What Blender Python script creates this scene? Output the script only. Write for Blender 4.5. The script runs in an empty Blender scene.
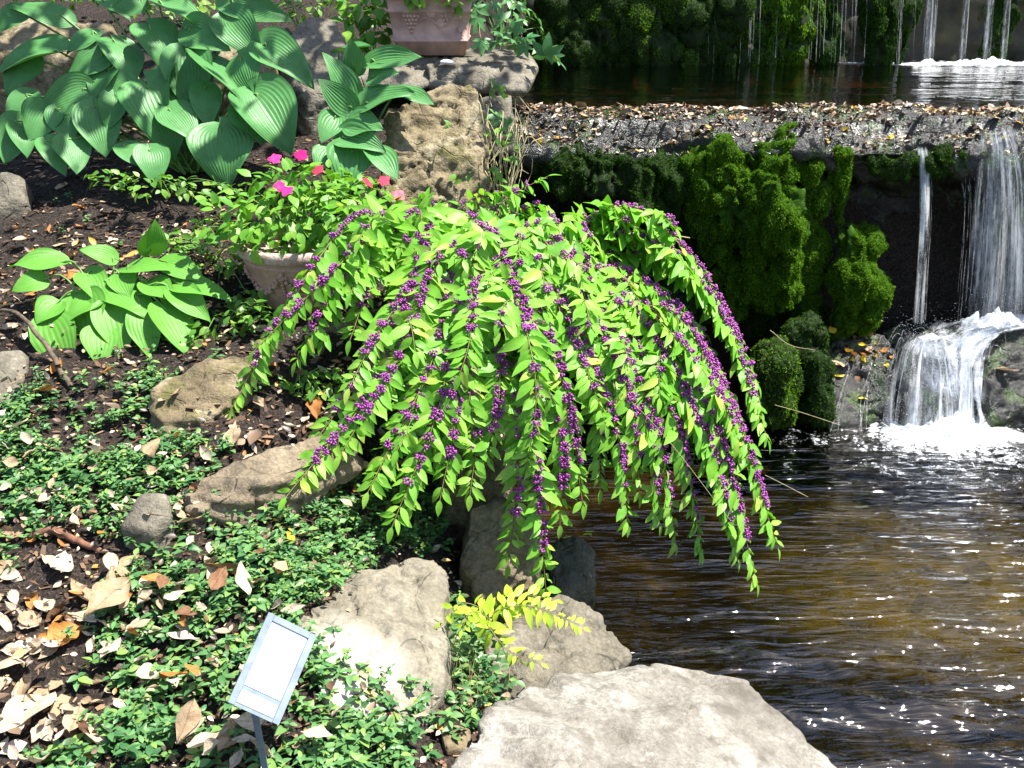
import bpy, bmesh, math, random
import numpy as np
from mathutils import Vector

random.seed(7)
rng = np.random.default_rng(7)
SC = bpy.context.scene
COL = SC.collection

# ------------------------------------------------------------------ camera
PITCH = math.radians(22.0)
FPX = 1050.0
CAMZ = 2.1
cam_d = bpy.data.cameras.new("camera")
cam_d.sensor_width = 36.0
cam_d.lens = FPX / 1024.0 * 36.0
cam_d.clip_start = 0.05
cam_d.clip_end = 500.0
cam = bpy.data.objects.new("camera", cam_d)
cam.location = (0, 0, CAMZ)
cam.rotation_euler = (math.radians(90.0) - PITCH, 0, 0)
COL.objects.link(cam)
SC.camera = cam

# ------------------------------------------------------------------ light
TOSUN = Vector((0.38, -0.02, 0.90)).normalized()
EL = math.asin(TOSUN.z)
AZ = math.atan2(TOSUN.x, TOSUN.y)
w = bpy.data.worlds.new("World")
SC.world = w
w.use_nodes = True
wn = w.node_tree
wn.nodes.clear()
sky = wn.nodes.new("ShaderNodeTexSky")
sky.sky_type = 'NISHITA'
sky.sun_disc = False
sky.sun_elevation = EL
sky.sun_rotation = AZ
bg = wn.nodes.new("ShaderNodeBackground")
bg.inputs[1].default_value = 0.10
wo = wn.nodes.new("ShaderNodeOutputWorld")
wn.links.new(sky.outputs[0], bg.inputs[0])
wn.links.new(bg.outputs[0], wo.inputs[0])
sun_d = bpy.data.lights.new("sun", 'SUN')
sun_d.energy = 5.0
sun_d.angle = math.radians(0.53)
sun_d.color = (1.0, 0.965, 0.90)
sun = bpy.data.objects.new("sun", sun_d)
sun.rotation_euler = (-TOSUN).to_track_quat('-Z', 'Y').to_euler()
sun.location = (6, -4, 12)
COL.objects.link(sun)

vs = SC.view_settings
vs.view_transform = 'Standard'
vs.look = 'None'
vs.exposure = 1.45
vs.gamma = 1.0
vs.use_curve_mapping = False
SC.render.engine = 'CYCLES'
cy = SC.cycles
cy.max_bounces = 7
cy.diffuse_bounces = 3
cy.glossy_bounces = 3
cy.transmission_bounces = 4
cy.transparent_max_bounces = 40
cy.caustics_reflective = False
cy.caustics_refractive = False
cy.use_denoising = True
try:
    cy.denoiser = 'OPENIMAGEDENOISE'
    cy.denoising_prefilter = 'ACCURATE'
except Exception:
    pass

# ------------------------------------------------------------------ maths helpers
CP, SP = math.cos(PITCH), math.sin(PITCH)
RIGHT = np.array([1.0, 0, 0])
FWD = np.array([0, CP, -SP])
UP = np.array([0, SP, CP])
EYE = np.array([0, 0, CAMZ])
ZUP = np.array([0, 0, 1.0])


def ray(px, py):
    return FWD + RIGHT * ((px - 512.0) / FPX) + UP * ((384.0 - py) / FPX)


def at(px, py, Y):
    d = ray(px, py)
    return EYE + d * (Y / d[1])


def atz(px, py, z):
    d = ray(px, py)
    return EYE + d * ((z - CAMZ) / d[2])


def to_px(P):
    q = P - EYE
    d = q @ FWD
    return 512 + FPX * (q @ RIGHT) / d, 384 - FPX * (q @ UP) / d


def smooth(a, b, x):
    t = np.clip((x - a) / (b - a), 0, 1)  # works for a > b too
    return t * t * (3 - 2 * t)


def _hash(ix, iy, iz, seed):
    h = (ix * 374761393 + iy * 668265263 + iz * 1274126177 + seed * 974634731) & 0xFFFFFFFF
    h = ((h ^ (h >> 13)) * 1274126177) & 0xFFFFFFFF
    h = ((h ^ (h >> 15)) * 2246822519) & 0xFFFFFFFF
    h = h ^ (h >> 16)
    return h.astype(np.float64) / 4294967295.0 * 2 - 1


def vnoise(P, seed=0):
    i = np.floor(P).astype(np.int64)
    f = P - i
    u = f * f * f * (f * (f * 6 - 15) + 10)
    out = 0
    for a in (0, 1):
        wx = u[:, 0] if a else 1 - u[:, 0]
        for b in (0, 1):
            wy = u[:, 1] if b else 1 - u[:, 1]
            for c in (0, 1):
                wz = u[:, 2] if c else 1 - u[:, 2]
                out = out + wx * wy * wz * _hash(i[:, 0] + a, i[:, 1] + b, i[:, 2] + c, seed)
    return out


def fbm(P, octv=4, seed=0, gain=0.5, lac=2.03):
    a, s, out = 1.0, 1.0, 0
    for o in range(octv):
        out = out + a * vnoise(P * s + o * 17.3, seed + o)
        a *= gain
        s *= lac
    return out


def unit(v):
    v = np.asarray(v, float)
    n = np.linalg.norm(v, axis=-1, keepdims=True)
    return v / np.maximum(n, 1e-9)


def frames(axis, normal):
    axis = unit(axis)
    side = unit(np.cross(axis, normal))
    n = np.cross(side, axis)
    return np.stack([side, axis, n], axis=-1)


def inst(V, F, M, T):
    r, n = len(T), len(V)
    if r == 0:
        return np.zeros((0, 3)), np.zeros((0, F.shape[1]), int)
    W = np.einsum('rij,nj->rni', M, V) + T[:, None, :]
    G = F[None, :, :] + (np.arange(r) * n)[:, None, None]
    return W.reshape(-1, 3), G.reshape(-1, F.shape[1])


def cat(parts):
    """join (V, F) pairs into one list of verts and faces of any size"""
    Vs, Fs, o = [], [], 0
    for V, F in parts:
        V = np.asarray(V, float)
        if len(V) == 0:
            continue
        Vs.append(V)
        Fs.append(np.asarray(F) + o)
        o += len(V)
    return np.concatenate(Vs), Fs


def build_mesh(name, V, F, mat=None, smooth_=True):
    """F: one array (m,k) or a list of such arrays"""
    me = bpy.data.meshes.new(name)
    V = np.asarray(V, dtype=np.float32)
    if not isinstance(F, list):
        F = [F]
    F = [np.asarray(f) for f in F if len(f)]
    loops = np.concatenate([f.reshape(-1) for f in F]).astype(np.int32)
    tot = np.concatenate([np.full(len(f), f.shape[1], np.int32) for f in F])
    start = np.concatenate([[0], np.cumsum(tot)[:-1]]).astype(np.int32)
    me.vertices.add(len(V))
    me.vertices.foreach_set("co", V.reshape(-1))
    me.loops.add(len(loops))
    me.loops.foreach_set("vertex_index", loops)
    me.polygons.add(len(tot))
    me.polygons.foreach_set("loop_start", start)
    me.polygons.foreach_set("loop_total", tot)
    me.polygons.foreach_set("use_smooth", np.full(len(tot), smooth_, bool))
    me.update(calc_edges=True)
    me.validate()
    if mat:
        me.materials.append(mat)
    return me


def tag(o, label=None, cat_=None, group=None, kind=None):
    if label:
        o["label"] = label
    if cat_:
        o["category"] = cat_
    if group:
        o["group"] = group
    if kind:
        o["kind"] = kind
    return o


def thing(name, label, cat_, loc, group=None):
    o = bpy.data.objects.new(name, None)
    o.empty_display_size = 0.1
    o.location = [float(c) for c in loc]
    COL.objects.link(o)
    return tag(o, label, cat_, group)


def wloc(o):
    p = np.zeros(3)
    while o is not None:
        p = p + np.array(o.location)
        o = o.parent
    return p


def part(name, V, F, mat, parent, label=None, smooth_=True):
    """a child mesh given in world coordinates"""
    me = build_mesh(name, np.asarray(V) - wloc(parent), F, mat, smooth_)
    o = bpy.data.objects.new(name, me)
    o.parent = parent
    COL.objects.link(o)
    if label:
        o["label"] = label
    return o


def solo(name, V, F, mat, label=None, cat_=None, group=None, kind=None, smooth_=True, base=None):
    """a top-level object that is one mesh, given in world coordinates"""
    V = np.asarray(V, float)
    if base is None:
        base = np.array([V[:, 0].mean(), V[:, 1].mean(), V[:, 2].min()])
    me = build_mesh(name, V - base, F, mat, smooth_)
    o = bpy.data.objects.new(name, me)
    o.location = [float(c) for c in base]
    COL.objects.link(o)
    return tag(o, label, cat_, group, kind)


def tube(P, R, sides=5, cap=True):
    P = np.asarray(P, float)
    n = len(P)
    R = np.broadcast_to(np.asarray(R, float), (n,))
    T = np.gradient(P, axis=0)
    T = unit(T)
    ref = np.tile(np.array([0.31, 0.17, 0.93]), (n, 1))
    A = unit(np.cross(T, ref))
    B = np.cross(T, A)
    ang = np.linspace(0, 2 * math.pi, sides, endpoint=False)
    V = P[:, None, :] + R[:, None, None] * (np.cos(ang)[None, :, None] * A[:, None, :] + np.sin(ang)[None, :, None] * B[:, None, :])
    V = V.reshape(-1, 3)
    i = np.arange(n - 1)[:, None] * sides
    j = np.arange(sides)[None, :]
    k = (j + 1) % sides
    F = np.stack([i + j, i + k, i + sides + k, i + sides + j], axis=-1).reshape(-1, 4)
    return V, F


def spline(pts, n=40):
    """Catmull-Rom through the points"""
    P = np.asarray(pts, float)
    P = np.vstack([2 * P[0] - P[1], P, 2 * P[-1] - P[-2]])
    m = len(P) - 3
    out = []
    for t in np.linspace(0, m - 1e-6, n):
        i = int(t)
        u = t - i
        a, b, c, d = P[i:i + 4]
        out.append(0.5 * ((2 * b) + (-a + c) * u + (2 * a - 5 * b + 4 * c - d) * u * u + (-a + 3 * b - 3 * c + d) * u ** 3))
    return np.array(out)


def resample(P, step):
    d = np.r_[0, np.cumsum(np.linalg.norm(np.diff(P, axis=0), axis=1))]
    n = max(3, int(d[-1] / step) + 1)
    s = np.linspace(0, d[-1], n)
    return np.stack([np.interp(s, d, P[:, k]) for k in range(3)], axis=1), d[-1]


def leaf_tpl(width=0.42, fold=0.25, droop=0.15, nl=5, point=1.0, base=0.75, wave=0.0):
    """unit leaf along +y, 2 quads wide; x across, z up"""
    V, F = [], []
    for i in range(nl + 1):
        t = i / nl
        wv = width * 0.5 * max(0.0, math.sin(math.pi * t ** base)) ** (0.85 * point)
        wv = max(wv, 0.012)
        z0 = -droop * t * t
        e = fold * wv
        wz = wave * math.sin(t * 9) * wv
        V += [(-wv, t, z0 + e + wz), (0, t, z0), (wv, t, z0 + e - wz)]
    for i in range(nl):
        a = i * 3
        F += [(a, a + 1, a + 4, a + 3), (a + 1, a + 2, a + 5, a + 4)]
    return np.array(V, float), np.array(F)


def ico(sub=1):
    bm = bmesh.new()
    bmesh.ops.create_icosphere(bm, subdivisions=sub, radius=1.0)
    V = np.array([v.co[:] for v in bm.verts])
    F = np.array([[v.index for v in f.verts] for f in bm.faces])
    bm.free()
    return V, F


ICO1 = ico(1)
ICO2 = ico(2)
ICO3 = ico(3)


def grid_faces(nu, nv):
    i = np.arange(nu - 1)[:, None]
    j = np.arange(nv - 1)[None, :]
    a = i * nv + j
    return np.stack([a, a + nv, a + nv + 1, a + 1], axis=-1).reshape(-1, 4)


# ------------------------------------------------------------------ materials
class NT:
    def __init__(self, name):
        self.m = bpy.data.materials.new(name)
        self.m.use_nodes = True
        self.t = self.m.node_tree
        self.t.nodes.clear()
        self.out = self.t.nodes.new("ShaderNodeOutputMaterial")

    def n(self, typ, ins=None, **kw):
        nd = self.t.nodes.new("ShaderNode" + typ)
        for k, v in kw.items():
            setattr(nd, k, v)
        for k, v in (ins or {}).items():
            s = nd.inputs[k]
            if isinstance(v, bpy.types.NodeSocket):
                self.t.links.new(v, s)
            else:
                s.default_value = v
        return nd

    def ramp(self, fac, stops, interp='LINEAR'):
        nd = self.t.nodes.new("ShaderNodeValToRGB")
        cr = nd.color_ramp
        cr.interpolation = interp
        while len(cr.elements) < len(stops):
            cr.elements.new(0.5)
        for e, (p, c) in zip(cr.elements, stops):
            e.position = p
            c = tuple(c) if hasattr(c, '__len__') else (c, c, c)
            e.color = (*c[:3], 1.0)
        self.t.links.new(fac, nd.inputs[0])
        return nd.outputs[0]

    def mix(self, fac, a, b, blend='MIX'):
        nd = self.t.nodes.new("ShaderNodeMix")
        nd.data_type = 'RGBA'
        nd.blend_type = blend
        for k, v in ((0, fac), (6, a), (7, b)):
            s = nd.inputs[k]
            if isinstance(v, bpy.types.NodeSocket):
                self.t.links.new(v, s)
            elif hasattr(v, '__len__'):
                s.default_value = (*v[:3], 1.0)
            else:
                s.default_value = v if k == 0 else (v, v, v, 1)
        return nd.outputs[2]

    def math(self, op, a, b=0.0, clamp=False):
        nd = self.t.nodes.new("ShaderNodeMath")
        nd.operation = op
        nd.use_clamp = clamp
        for k, v in ((0, a), (1, b)):
            if isinstance(v, bpy.types.NodeSocket):
                self.t.links.new(v, nd.inputs[k])
            else:
                nd.inputs[k].default_value = v
        return nd.outputs[0]

    def coord(self, scale=(1, 1, 1), which="Object"):
        tc = self.n("TexCoord")
        mp = self.n("Mapping", {"Vector": tc.outputs[which], "Scale": scale})
        return mp.outputs[0]

    def noise(self, vec, scale, detail=4.0, rough=0.55, dist=0.0):
        return self.n("TexNoise", {"Vector": vec, "Scale": scale, "Detail": detail, "Roughness": rough, "Distortion": dist}).outputs[0]

    def bump(self, h, strength=0.5, dist=0.01, normal=None):
        ins = {"Height": h, "Strength": strength, "Distance": dist}
        if normal is not None:
            ins["Normal"] = normal
        return self.n("Bump", ins).outputs[0]

    def bsdf(self, col, rough=0.6, spec=0.5, normal=None, **kw):
        ins = {"Base Color": col if isinstance(col, bpy.types.NodeSocket) else (*col[:3], 1), "Roughness": rough, "Specular IOR Level": spec}
        if normal is not None:
            ins["Normal"] = normal
        ins.update(kw)
        return self.n("BsdfPrincipled", ins).outputs[0]

    def done(self, sh):
        self.t.links.new(sh, self.out.inputs[0])
        return self.m


def leaf_mat(name, cols, rough=0.42, trans=0.3, spec=0.4, tint=(1.15, 1.25, 0.45), blot=0.25, blotcol=None):
    m = NT(name)
    g = m.n("NewGeometry")
    k = len(cols)
    col = m.ramp(g.outputs["Random Per Island"], [(i / max(1, k - 1), c) for i, c in enumerate(cols)])
    v = m.coord()
    nz = m.noise(v, 35.0, 3.0)
    dark = blotcol or tuple(c * 0.55 for c in cols[0])
    f = m.math('MULTIPLY', m.ramp(nz, [(0.45, 0.0), (0.75, 1.0)]), blot)
    col = m.mix(f, col, dark)
    tcol = m.mix(1.0, col, tint, 'MULTIPLY')
    p = m.bsdf(col, rough, spec, m.bump(nz, 0.25, 0.004))
    t = m.n("BsdfTranslucent", {"Color": tcol}).outputs[0]
    ms = m.n("MixShader", {0: trans, 1: p, 2: t})
    return m.done(ms.outputs[0])


def rock_mat(name, c1, c2, c3, stain=(0.05, 0.045, 0.035), scale=1.0, rough=0.85, lichen=0.3, lichencol=(0.5, 0.48, 0.4), moss=0.0, wet=0.0, mosscol=(0.05, 0.09, 0.012), bleach=None, crackf=0.4):  # bleach: centre of a sunlit patch painted into the stone colour
    m = NT(name)
    v = m.coord()
    big = m.noise(v, 3.2 * scale, 5.0, 0.6, 0.6)
    mid = m.noise(v, 14.0 * scale, 5.0, 0.65)
    fine = m.noise(v, 70.0 * scale, 4.0, 0.7)
    col = m.ramp(big, [(0.32, c1), (0.52, c2), (0.7, c3)])
    col = m.mix(m.math('MULTIPLY', m.ramp(mid, [(0.47, 0.0), (0.66, 1.0)]), 0.7), col, stain)
    lv = m.n("TexVoronoi", {"Vector": v, "Scale": 26.0 * scale, "Randomness": 1.0})
    lf = m.math('MULTIPLY', m.ramp(lv.outputs["Distance"], [(0.12, 1.0), (0.3, 0.0)]), m.ramp(big, [(0.45, 0.0), (0.6, 1.0)]))
    col = m.mix(m.math('MULTIPLY', lf, lichen), col, lichencol)
    col = m.mix(m.math('MULTIPLY', m.ramp(fine, [(0.35, 1.0), (0.6, 0.0)]), 0.45), col, stain)
    # thin cracks that wander over the stone
    cv = m.n("TexVoronoi", {"Vector": m.mix(0.14, v, m.n("TexNoise", {"Vector": v, "Scale": 5.0}).outputs[1]), "Scale": 4.0 * scale}, feature='DISTANCE_TO_EDGE')
    crack = m.math('MULTIPLY', m.ramp(cv.outputs[0], [(0.0, 1.0), (0.02, 0.0)]), m.ramp(mid, [(0.45, 0.0), (0.55, 1.0)]))
    col = m.mix(m.math('MULTIPLY', crack, crackf), col, stain)
    if bleach:  # strong sunlight painted into the stone colour as a soft pale patch
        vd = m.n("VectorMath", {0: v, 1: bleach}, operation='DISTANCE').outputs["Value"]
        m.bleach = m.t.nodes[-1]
        m.bleach.name = 'bleach'  # holds the centre of the painted sunlit patch
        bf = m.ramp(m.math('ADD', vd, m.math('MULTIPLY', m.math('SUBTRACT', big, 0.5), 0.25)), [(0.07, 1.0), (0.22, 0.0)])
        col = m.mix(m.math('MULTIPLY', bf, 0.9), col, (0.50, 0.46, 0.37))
    if moss > 0:
        mz = m.ramp(m.noise(v, 5.0 * scale, 5.0, 0.7), [(0.62 - 0.35 * moss, 0.0), (0.72 - 0.3 * moss, 1.0)])
        col = m.mix(mz, col, m.ramp(fine, [(0.3, tuple(c * 0.5 for c in mosscol)), (0.7, tuple(c * 1.6 for c in mosscol))]))
    h = m.math('ADD', m.math('MULTIPLY', mid, 1.0), m.math('MULTIPLY', fine, 0.45))
    h = m.math('SUBTRACT', h, m.math('MULTIPLY', crack, crackf))
    nrm = m.bump(h, 0.75, 0.02)
    return m.done(m.bsdf(col, rough if not wet else max(0.12, rough - wet), 0.5, nrm))


def plain_mat(name, col, rough=0.6, var=0.3, scale=30.0, spec=0.4, metal=0.0, bump=0.3):
    m = NT(name)
    v = m.coord()
    nz = m.noise(v, scale, 4.0)
    c = m.ramp(nz, [(0.3, tuple(x * (1 - var) for x in col)), (0.7, tuple(min(1, x * (1 + var)) for x in col))])
    return m.done(m.bsdf(c, rough, spec, m.bump(nz, bump, 0.004), Metallic=metal))


M = {}
M['bush'] = leaf_mat("beautyberry_leaf", [(0.11, 0.32, 0.024), (0.17, 0.42, 0.038), (0.22, 0.48, 0.05), (0.13, 0.36, 0.03), (0.30, 0.53, 0.075), (0.18, 0.44, 0.045), (0.42, 0.54, 0.09)], 0.45, 0.38, 0.3)
M['lime'] = leaf_mat("lime_leaf", [(0.34, 0.50, 0.035), (0.44, 0.58, 0.05), (0.52, 0.62, 0.07)], 0.45, 0.3)
M['hosta'] = leaf_mat("hosta_leaf", [(0.018, 0.10, 0.022), (0.035, 0.15, 0.036), (0.09, 0.25, 0.075), (0.05, 0.18, 0.045)], 0.42, 0.14, 0.28, blot=0.4, blotcol=(0.05, 0.12, 0.02))
M['hosta2'] = leaf_mat("small_hosta_leaf", [(0.07, 0.23, 0.025), (0.10, 0.29, 0.035), (0.14, 0.33, 0.045)], 0.5, 0.22, 0.3, blot=0.2)
M['impatiens'] = leaf_mat("impatiens_leaf", [(0.08, 0.24, 0.018), (0.13, 0.32, 0.025), (0.2, 0.38, 0.04)], 0.48, 0.3)
M['cover'] = leaf_mat("vinca_leaf", [(0.035, 0.11, 0.035), (0.07, 0.18, 0.055), (0.13, 0.27, 0.085), (0.055, 0.15, 0.05), (0.20, 0.32, 0.07), (0.10, 0.22, 0.08)], 0.42, 0.2, 0.35)
M['weed'] = leaf_mat("weed_leaf", [(0.06, 0.17, 0.02), (0.11, 0.26, 0.03), (0.2, 0.32, 0.04)], 0.45, 0.25)
M['creeper'] = leaf_mat("creeper_leaf", [(0.05, 0.16, 0.05), (0.09, 0.24, 0.07), (0.14, 0.3, 0.08)], 0.42, 0.22)
M['wood'] = leaf_mat("woodland_leaf", [(0.02, 0.05, 0.012), (0.04, 0.08, 0.02), (0.06, 0.11, 0.02)], 0.5, 0.2)
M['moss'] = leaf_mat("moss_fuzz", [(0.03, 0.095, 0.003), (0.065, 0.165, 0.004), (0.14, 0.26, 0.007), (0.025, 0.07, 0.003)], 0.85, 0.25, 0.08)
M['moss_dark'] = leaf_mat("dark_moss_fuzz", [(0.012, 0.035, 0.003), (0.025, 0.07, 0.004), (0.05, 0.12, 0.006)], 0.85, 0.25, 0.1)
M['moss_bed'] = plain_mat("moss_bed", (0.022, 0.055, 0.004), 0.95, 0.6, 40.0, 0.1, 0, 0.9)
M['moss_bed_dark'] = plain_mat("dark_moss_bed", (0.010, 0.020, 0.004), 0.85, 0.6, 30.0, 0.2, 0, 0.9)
M['wallrock'] = plain_mat("damp_brown_wall_rock", (0.028, 0.026, 0.011), 0.6, 0.7, 6.0, 0.4, 0, 1.0)
M['berry'] = None
m = NT("violet_berry")
g = m.n("NewGeometry")
bc = m.ramp(g.outputs["Random Per Island"], [(0.0, (0.12, 0.010, 0.115)), (0.5, (0.23, 0.03, 0.21)), (1.0, (0.36, 0.08, 0.32))])
M['berry'] = m.done(m.bsdf(bc, 0.28, 0.5, Subsurface_Weight=0.0) if False else m.bsdf(bc, 0.28, 0.5))
M['twig'] = plain_mat("green_brown_twig", (0.20, 0.16, 0.06), 0.7, 0.35, 60)
M['palestem'] = plain_mat("pale_bare_stem", (0.38, 0.33, 0.17), 0.7, 0.3, 60)
M['stalk'] = plain_mat("leaf_stalk", (0.12, 0.24, 0.05), 0.5, 0.25, 30)
M['bark'] = plain_mat("dark_stick", (0.10, 0.075, 0.05), 0.85, 0.5, 40, 0.3, 0, 0.8)
M['redbark'] = plain_mat("reddish_stick", (0.16, 0.075, 0.045), 0.85, 0.5, 40, 0.3, 0, 0.8)
M['pink'] = leaf_mat("pink_petal", [(0.75, 0.01, 0.16), (0.85, 0.02, 0.24)], 0.5, 0.25, tint=(1.1, 0.9, 0.9), blot=0.1)
M['red'] = leaf_mat("coral_petal", [(0.8, 0.02, 0.06), (0.85, 0.05, 0.1)], 0.5, 0.25, tint=(1.1, 0.9, 0.9), blot=0.1)
for nm, cols in (('tan', [(0.34, 0.24, 0.14), (0.46, 0.34, 0.21)]), ('pale', [(0.50, 0.41, 0.29), (0.60, 0.51, 0.38)]), ('orange', [(0.38, 0.15, 0.035), (0.5, 0.22, 0.05)]),
                 ('brown', [(0.15, 0.075, 0.035), (0.24, 0.12, 0.055)]), ('yellow', [(0.65, 0.48, 0.03), (0.72, 0.52, 0.05)])):
    mm = NT("dry_leaf_" + nm)
    oi = mm.n("ObjectInfo")
    c = mm.ramp(oi.outputs["Random"], [(0, cols[0]), (1, cols[1])])
    v = mm.coord()
    nz = mm.noise(v, 22.0, 5.0, 0.6)
    c = mm.mix(mm.math('MULTIPLY', mm.ramp(nz, [(0.5, 0), (0.68, 1)]), 0.55), c, tuple(x * 0.45 for x in cols[0]))
    wv = mm.n("TexWave", {"Vector": v, "Scale": 9.0, "Distortion": 1.5, "Detail": 1.0}, bands_direction='DIAGONAL')
    ax_ = mm.math('ABSOLUTE', mm.n("SeparateXYZ", {0: mm.n("TexCoord").outputs["Object"]}).outputs[0])
    c = mm.mix(mm.math('MULTIPLY', mm.ramp(ax_, [(0.008, 1.0), (0.02, 0.0)]), 0.5), c, tuple(x * 0.4 for x in cols[0]))
    c = mm.mix(mm.math('MULTIPLY', mm.ramp(mm.noise(v, 6.0, 3.0), [(0.5, 0.0), (0.62, 1.0)]), 0.45), c, tuple(x * q_ for x, q_ in zip(cols[0], (0.75, 0.55, 0.4))))
    p = mm.bsdf(c, 0.6, 0.35, mm.bump(nz, 0.4, 0.006))
    tt = mm.n("BsdfTranslucent", {"Color": c}).outputs[0]
    M['dry_' + nm] = mm.done(mm.n("MixShader", {0: 0.18, 1: p, 2: tt}).outputs[0])
M['litter'] = None
mm = NT("mulch_bits")
g = mm.n("NewGeometry")
M['litter'] = mm.done(mm.bsdf(mm.ramp(g.outputs["Random Per Island"], [(0, (0.03, 0.02, 0.014)), (0.45, (0.09, 0.05, 0.03)), (0.8, (0.22, 0.13, 0.07)), (1, (0.45, 0.34, 0.22))]), 0.8, 0.3))
mm = NT("ledge_litter_bits")
g = mm.n("NewGeometry")
M['litter2'] = mm.done(mm.bsdf(mm.ramp(g.outputs["Random Per Island"], [(0, (0.04, 0.028, 0.02)), (0.35, (0.14, 0.085, 0.05)), (0.65, (0.32, 0.23, 0.15)), (0.82, (0.5, 0.42, 0.33)), (0.93, (0.45, 0.28, 0.04)), (1, (0.3, 0.1, 0.025))]), 0.45, 0.5))

M['rock_pale'] = rock_mat("pale_limestone", (0.115, 0.10, 0.078), (0.235, 0.215, 0.18), (0.34, 0.322, 0.28), (0.08, 0.066, 0.048), 1.3, 0.85, 0.6, (0.44, 0.42, 0.36), crackf=0.12)
M['rock_painted_sun'] = rock_mat("limestone_painted_sun", (0.15, 0.13, 0.09), (0.24, 0.21, 0.15), (0.33, 0.30, 0.23), (0.07, 0.06, 0.042), 1.4, 0.85, 0.3, (0.44, 0.41, 0.33), bleach=(-0.06, -0.16, 0.42))  # boulder limestone with a sunlit patch put into its colour
M['rock_grey'] = rock_mat("grey_limestone", (0.11, 0.095, 0.065), (0.18, 0.158, 0.115), (0.28, 0.25, 0.19), (0.045, 0.038, 0.026), 1.3, 0.85, 0.3)
M['rock_tan'] = rock_mat("tan_sandstone", (0.14, 0.105, 0.055), (0.25, 0.195, 0.11), (0.42, 0.37, 0.25), (0.05, 0.037, 0.018), 1.5, 0.9, 0.35, (0.5, 0.45, 0.3), 0.25, 0, (0.09, 0.085, 0.02))
M['rock_wet'] = rock_mat("wet_dark_rock", (0.009, 0.0085, 0.006), (0.017, 0.015, 0.011), (0.038, 0.032, 0.021), (0.008, 0.008, 0.006), 1.4, 0.75, 0.0, (0.1, 0.09, 0.07), 0.30, 0.5, (0.03, 0.055, 0.008))
M['rock_shore'] = rock_mat("brown_shore_rock", (0.15, 0.11, 0.065), (0.25, 0.195, 0.12), (0.36, 0.30, 0.2), (0.04, 0.032, 0.022), 1.4, 0.8, 0.25)

M['rock_damp'] = rock_mat("damp_olive_rock", (0.06, 0.055, 0.03), (0.11, 0.10, 0.055), (0.17, 0.15, 0.09), (0.03, 0.028, 0.018), 1.6, 0.5, 0.2, (0.2, 0.19, 0.12), 0.2, 0.25, (0.06, 0.07, 0.015))

# soil
m = NT("soil")
v = m.coord()
n1 = m.noise(v, 2.0, 5.0)
n2 = m.noise(v, 30.0, 6.0, 0.7)
n3 = m.noise(v, 120.0, 3.0, 0.7)
c = m.ramp(n2, [(0.3, (0.014, 0.010, 0.007)), (0.55, (0.032, 0.023, 0.017)), (0.75, (0.075, 0.056, 0.042))])
c = m.mix(m.math('MULTIPLY', m.ramp(n3, [(0.5, 0), (0.66, 1)]), 0.5), c, (0.15, 0.115, 0.095))
# pool bed: pebbly ochre below the waterline
pv = m.n("TexVoronoi", {"Vector": v, "Scale": 9.0})
pc = m.ramp(m.n("TexNoise", {"Vector": v, "Scale": 2.3, "Detail": 4.0}).outputs[0], [(0.36, (0.010, 0.008, 0.004)), (0.5, (0.028, 0.021, 0.010)), (0.60, (0.09, 0.07, 0.025)), (0.70, (0.26, 0.20, 0.065))])
pcell = m.ramp(m.n("SeparateColor", {0: pv.outputs["Color"]}).outputs[0], [(0.0, 0.3), (1.0, 1.0)])
pc = m.mix(0.9, pc, pcell, 'MULTIPLY')
gz = m.n("NewGeometry").outputs["Position"]
sx = m.n("SeparateXYZ", {0: gz})
isbed = m.math('MULTIPLY', m.math('LESS_THAN', sx.outputs[2], 0.02), 1.0)
shal = m.n("VectorMath", {0: gz, 1: (1.95, 3.75, -0.3)}, operation='DISTANCE').outputs["Value"]
shal = m.math('ADD', shal, m.math('MULTIPLY', m.math('SUBTRACT', n1, 0.5), 1.6))
pc = m.mix(m.math('MULTIPLY', m.ramp(shal, [(0.25, 1.0), (0.95, 0.0)]), 0.85), pc, m.mix(0.7, (0.40, 0.34, 0.10), pcell, 'MULTIPLY'))
c = m.mix(isbed, c, pc)
M['soil'] = m.done(m.bsdf(c, 0.9, 0.25, m.bump(m.math('ADD', n2, m.math('MULTIPLY', n3, 0.5)), 0.9, 0.03)))


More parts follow.
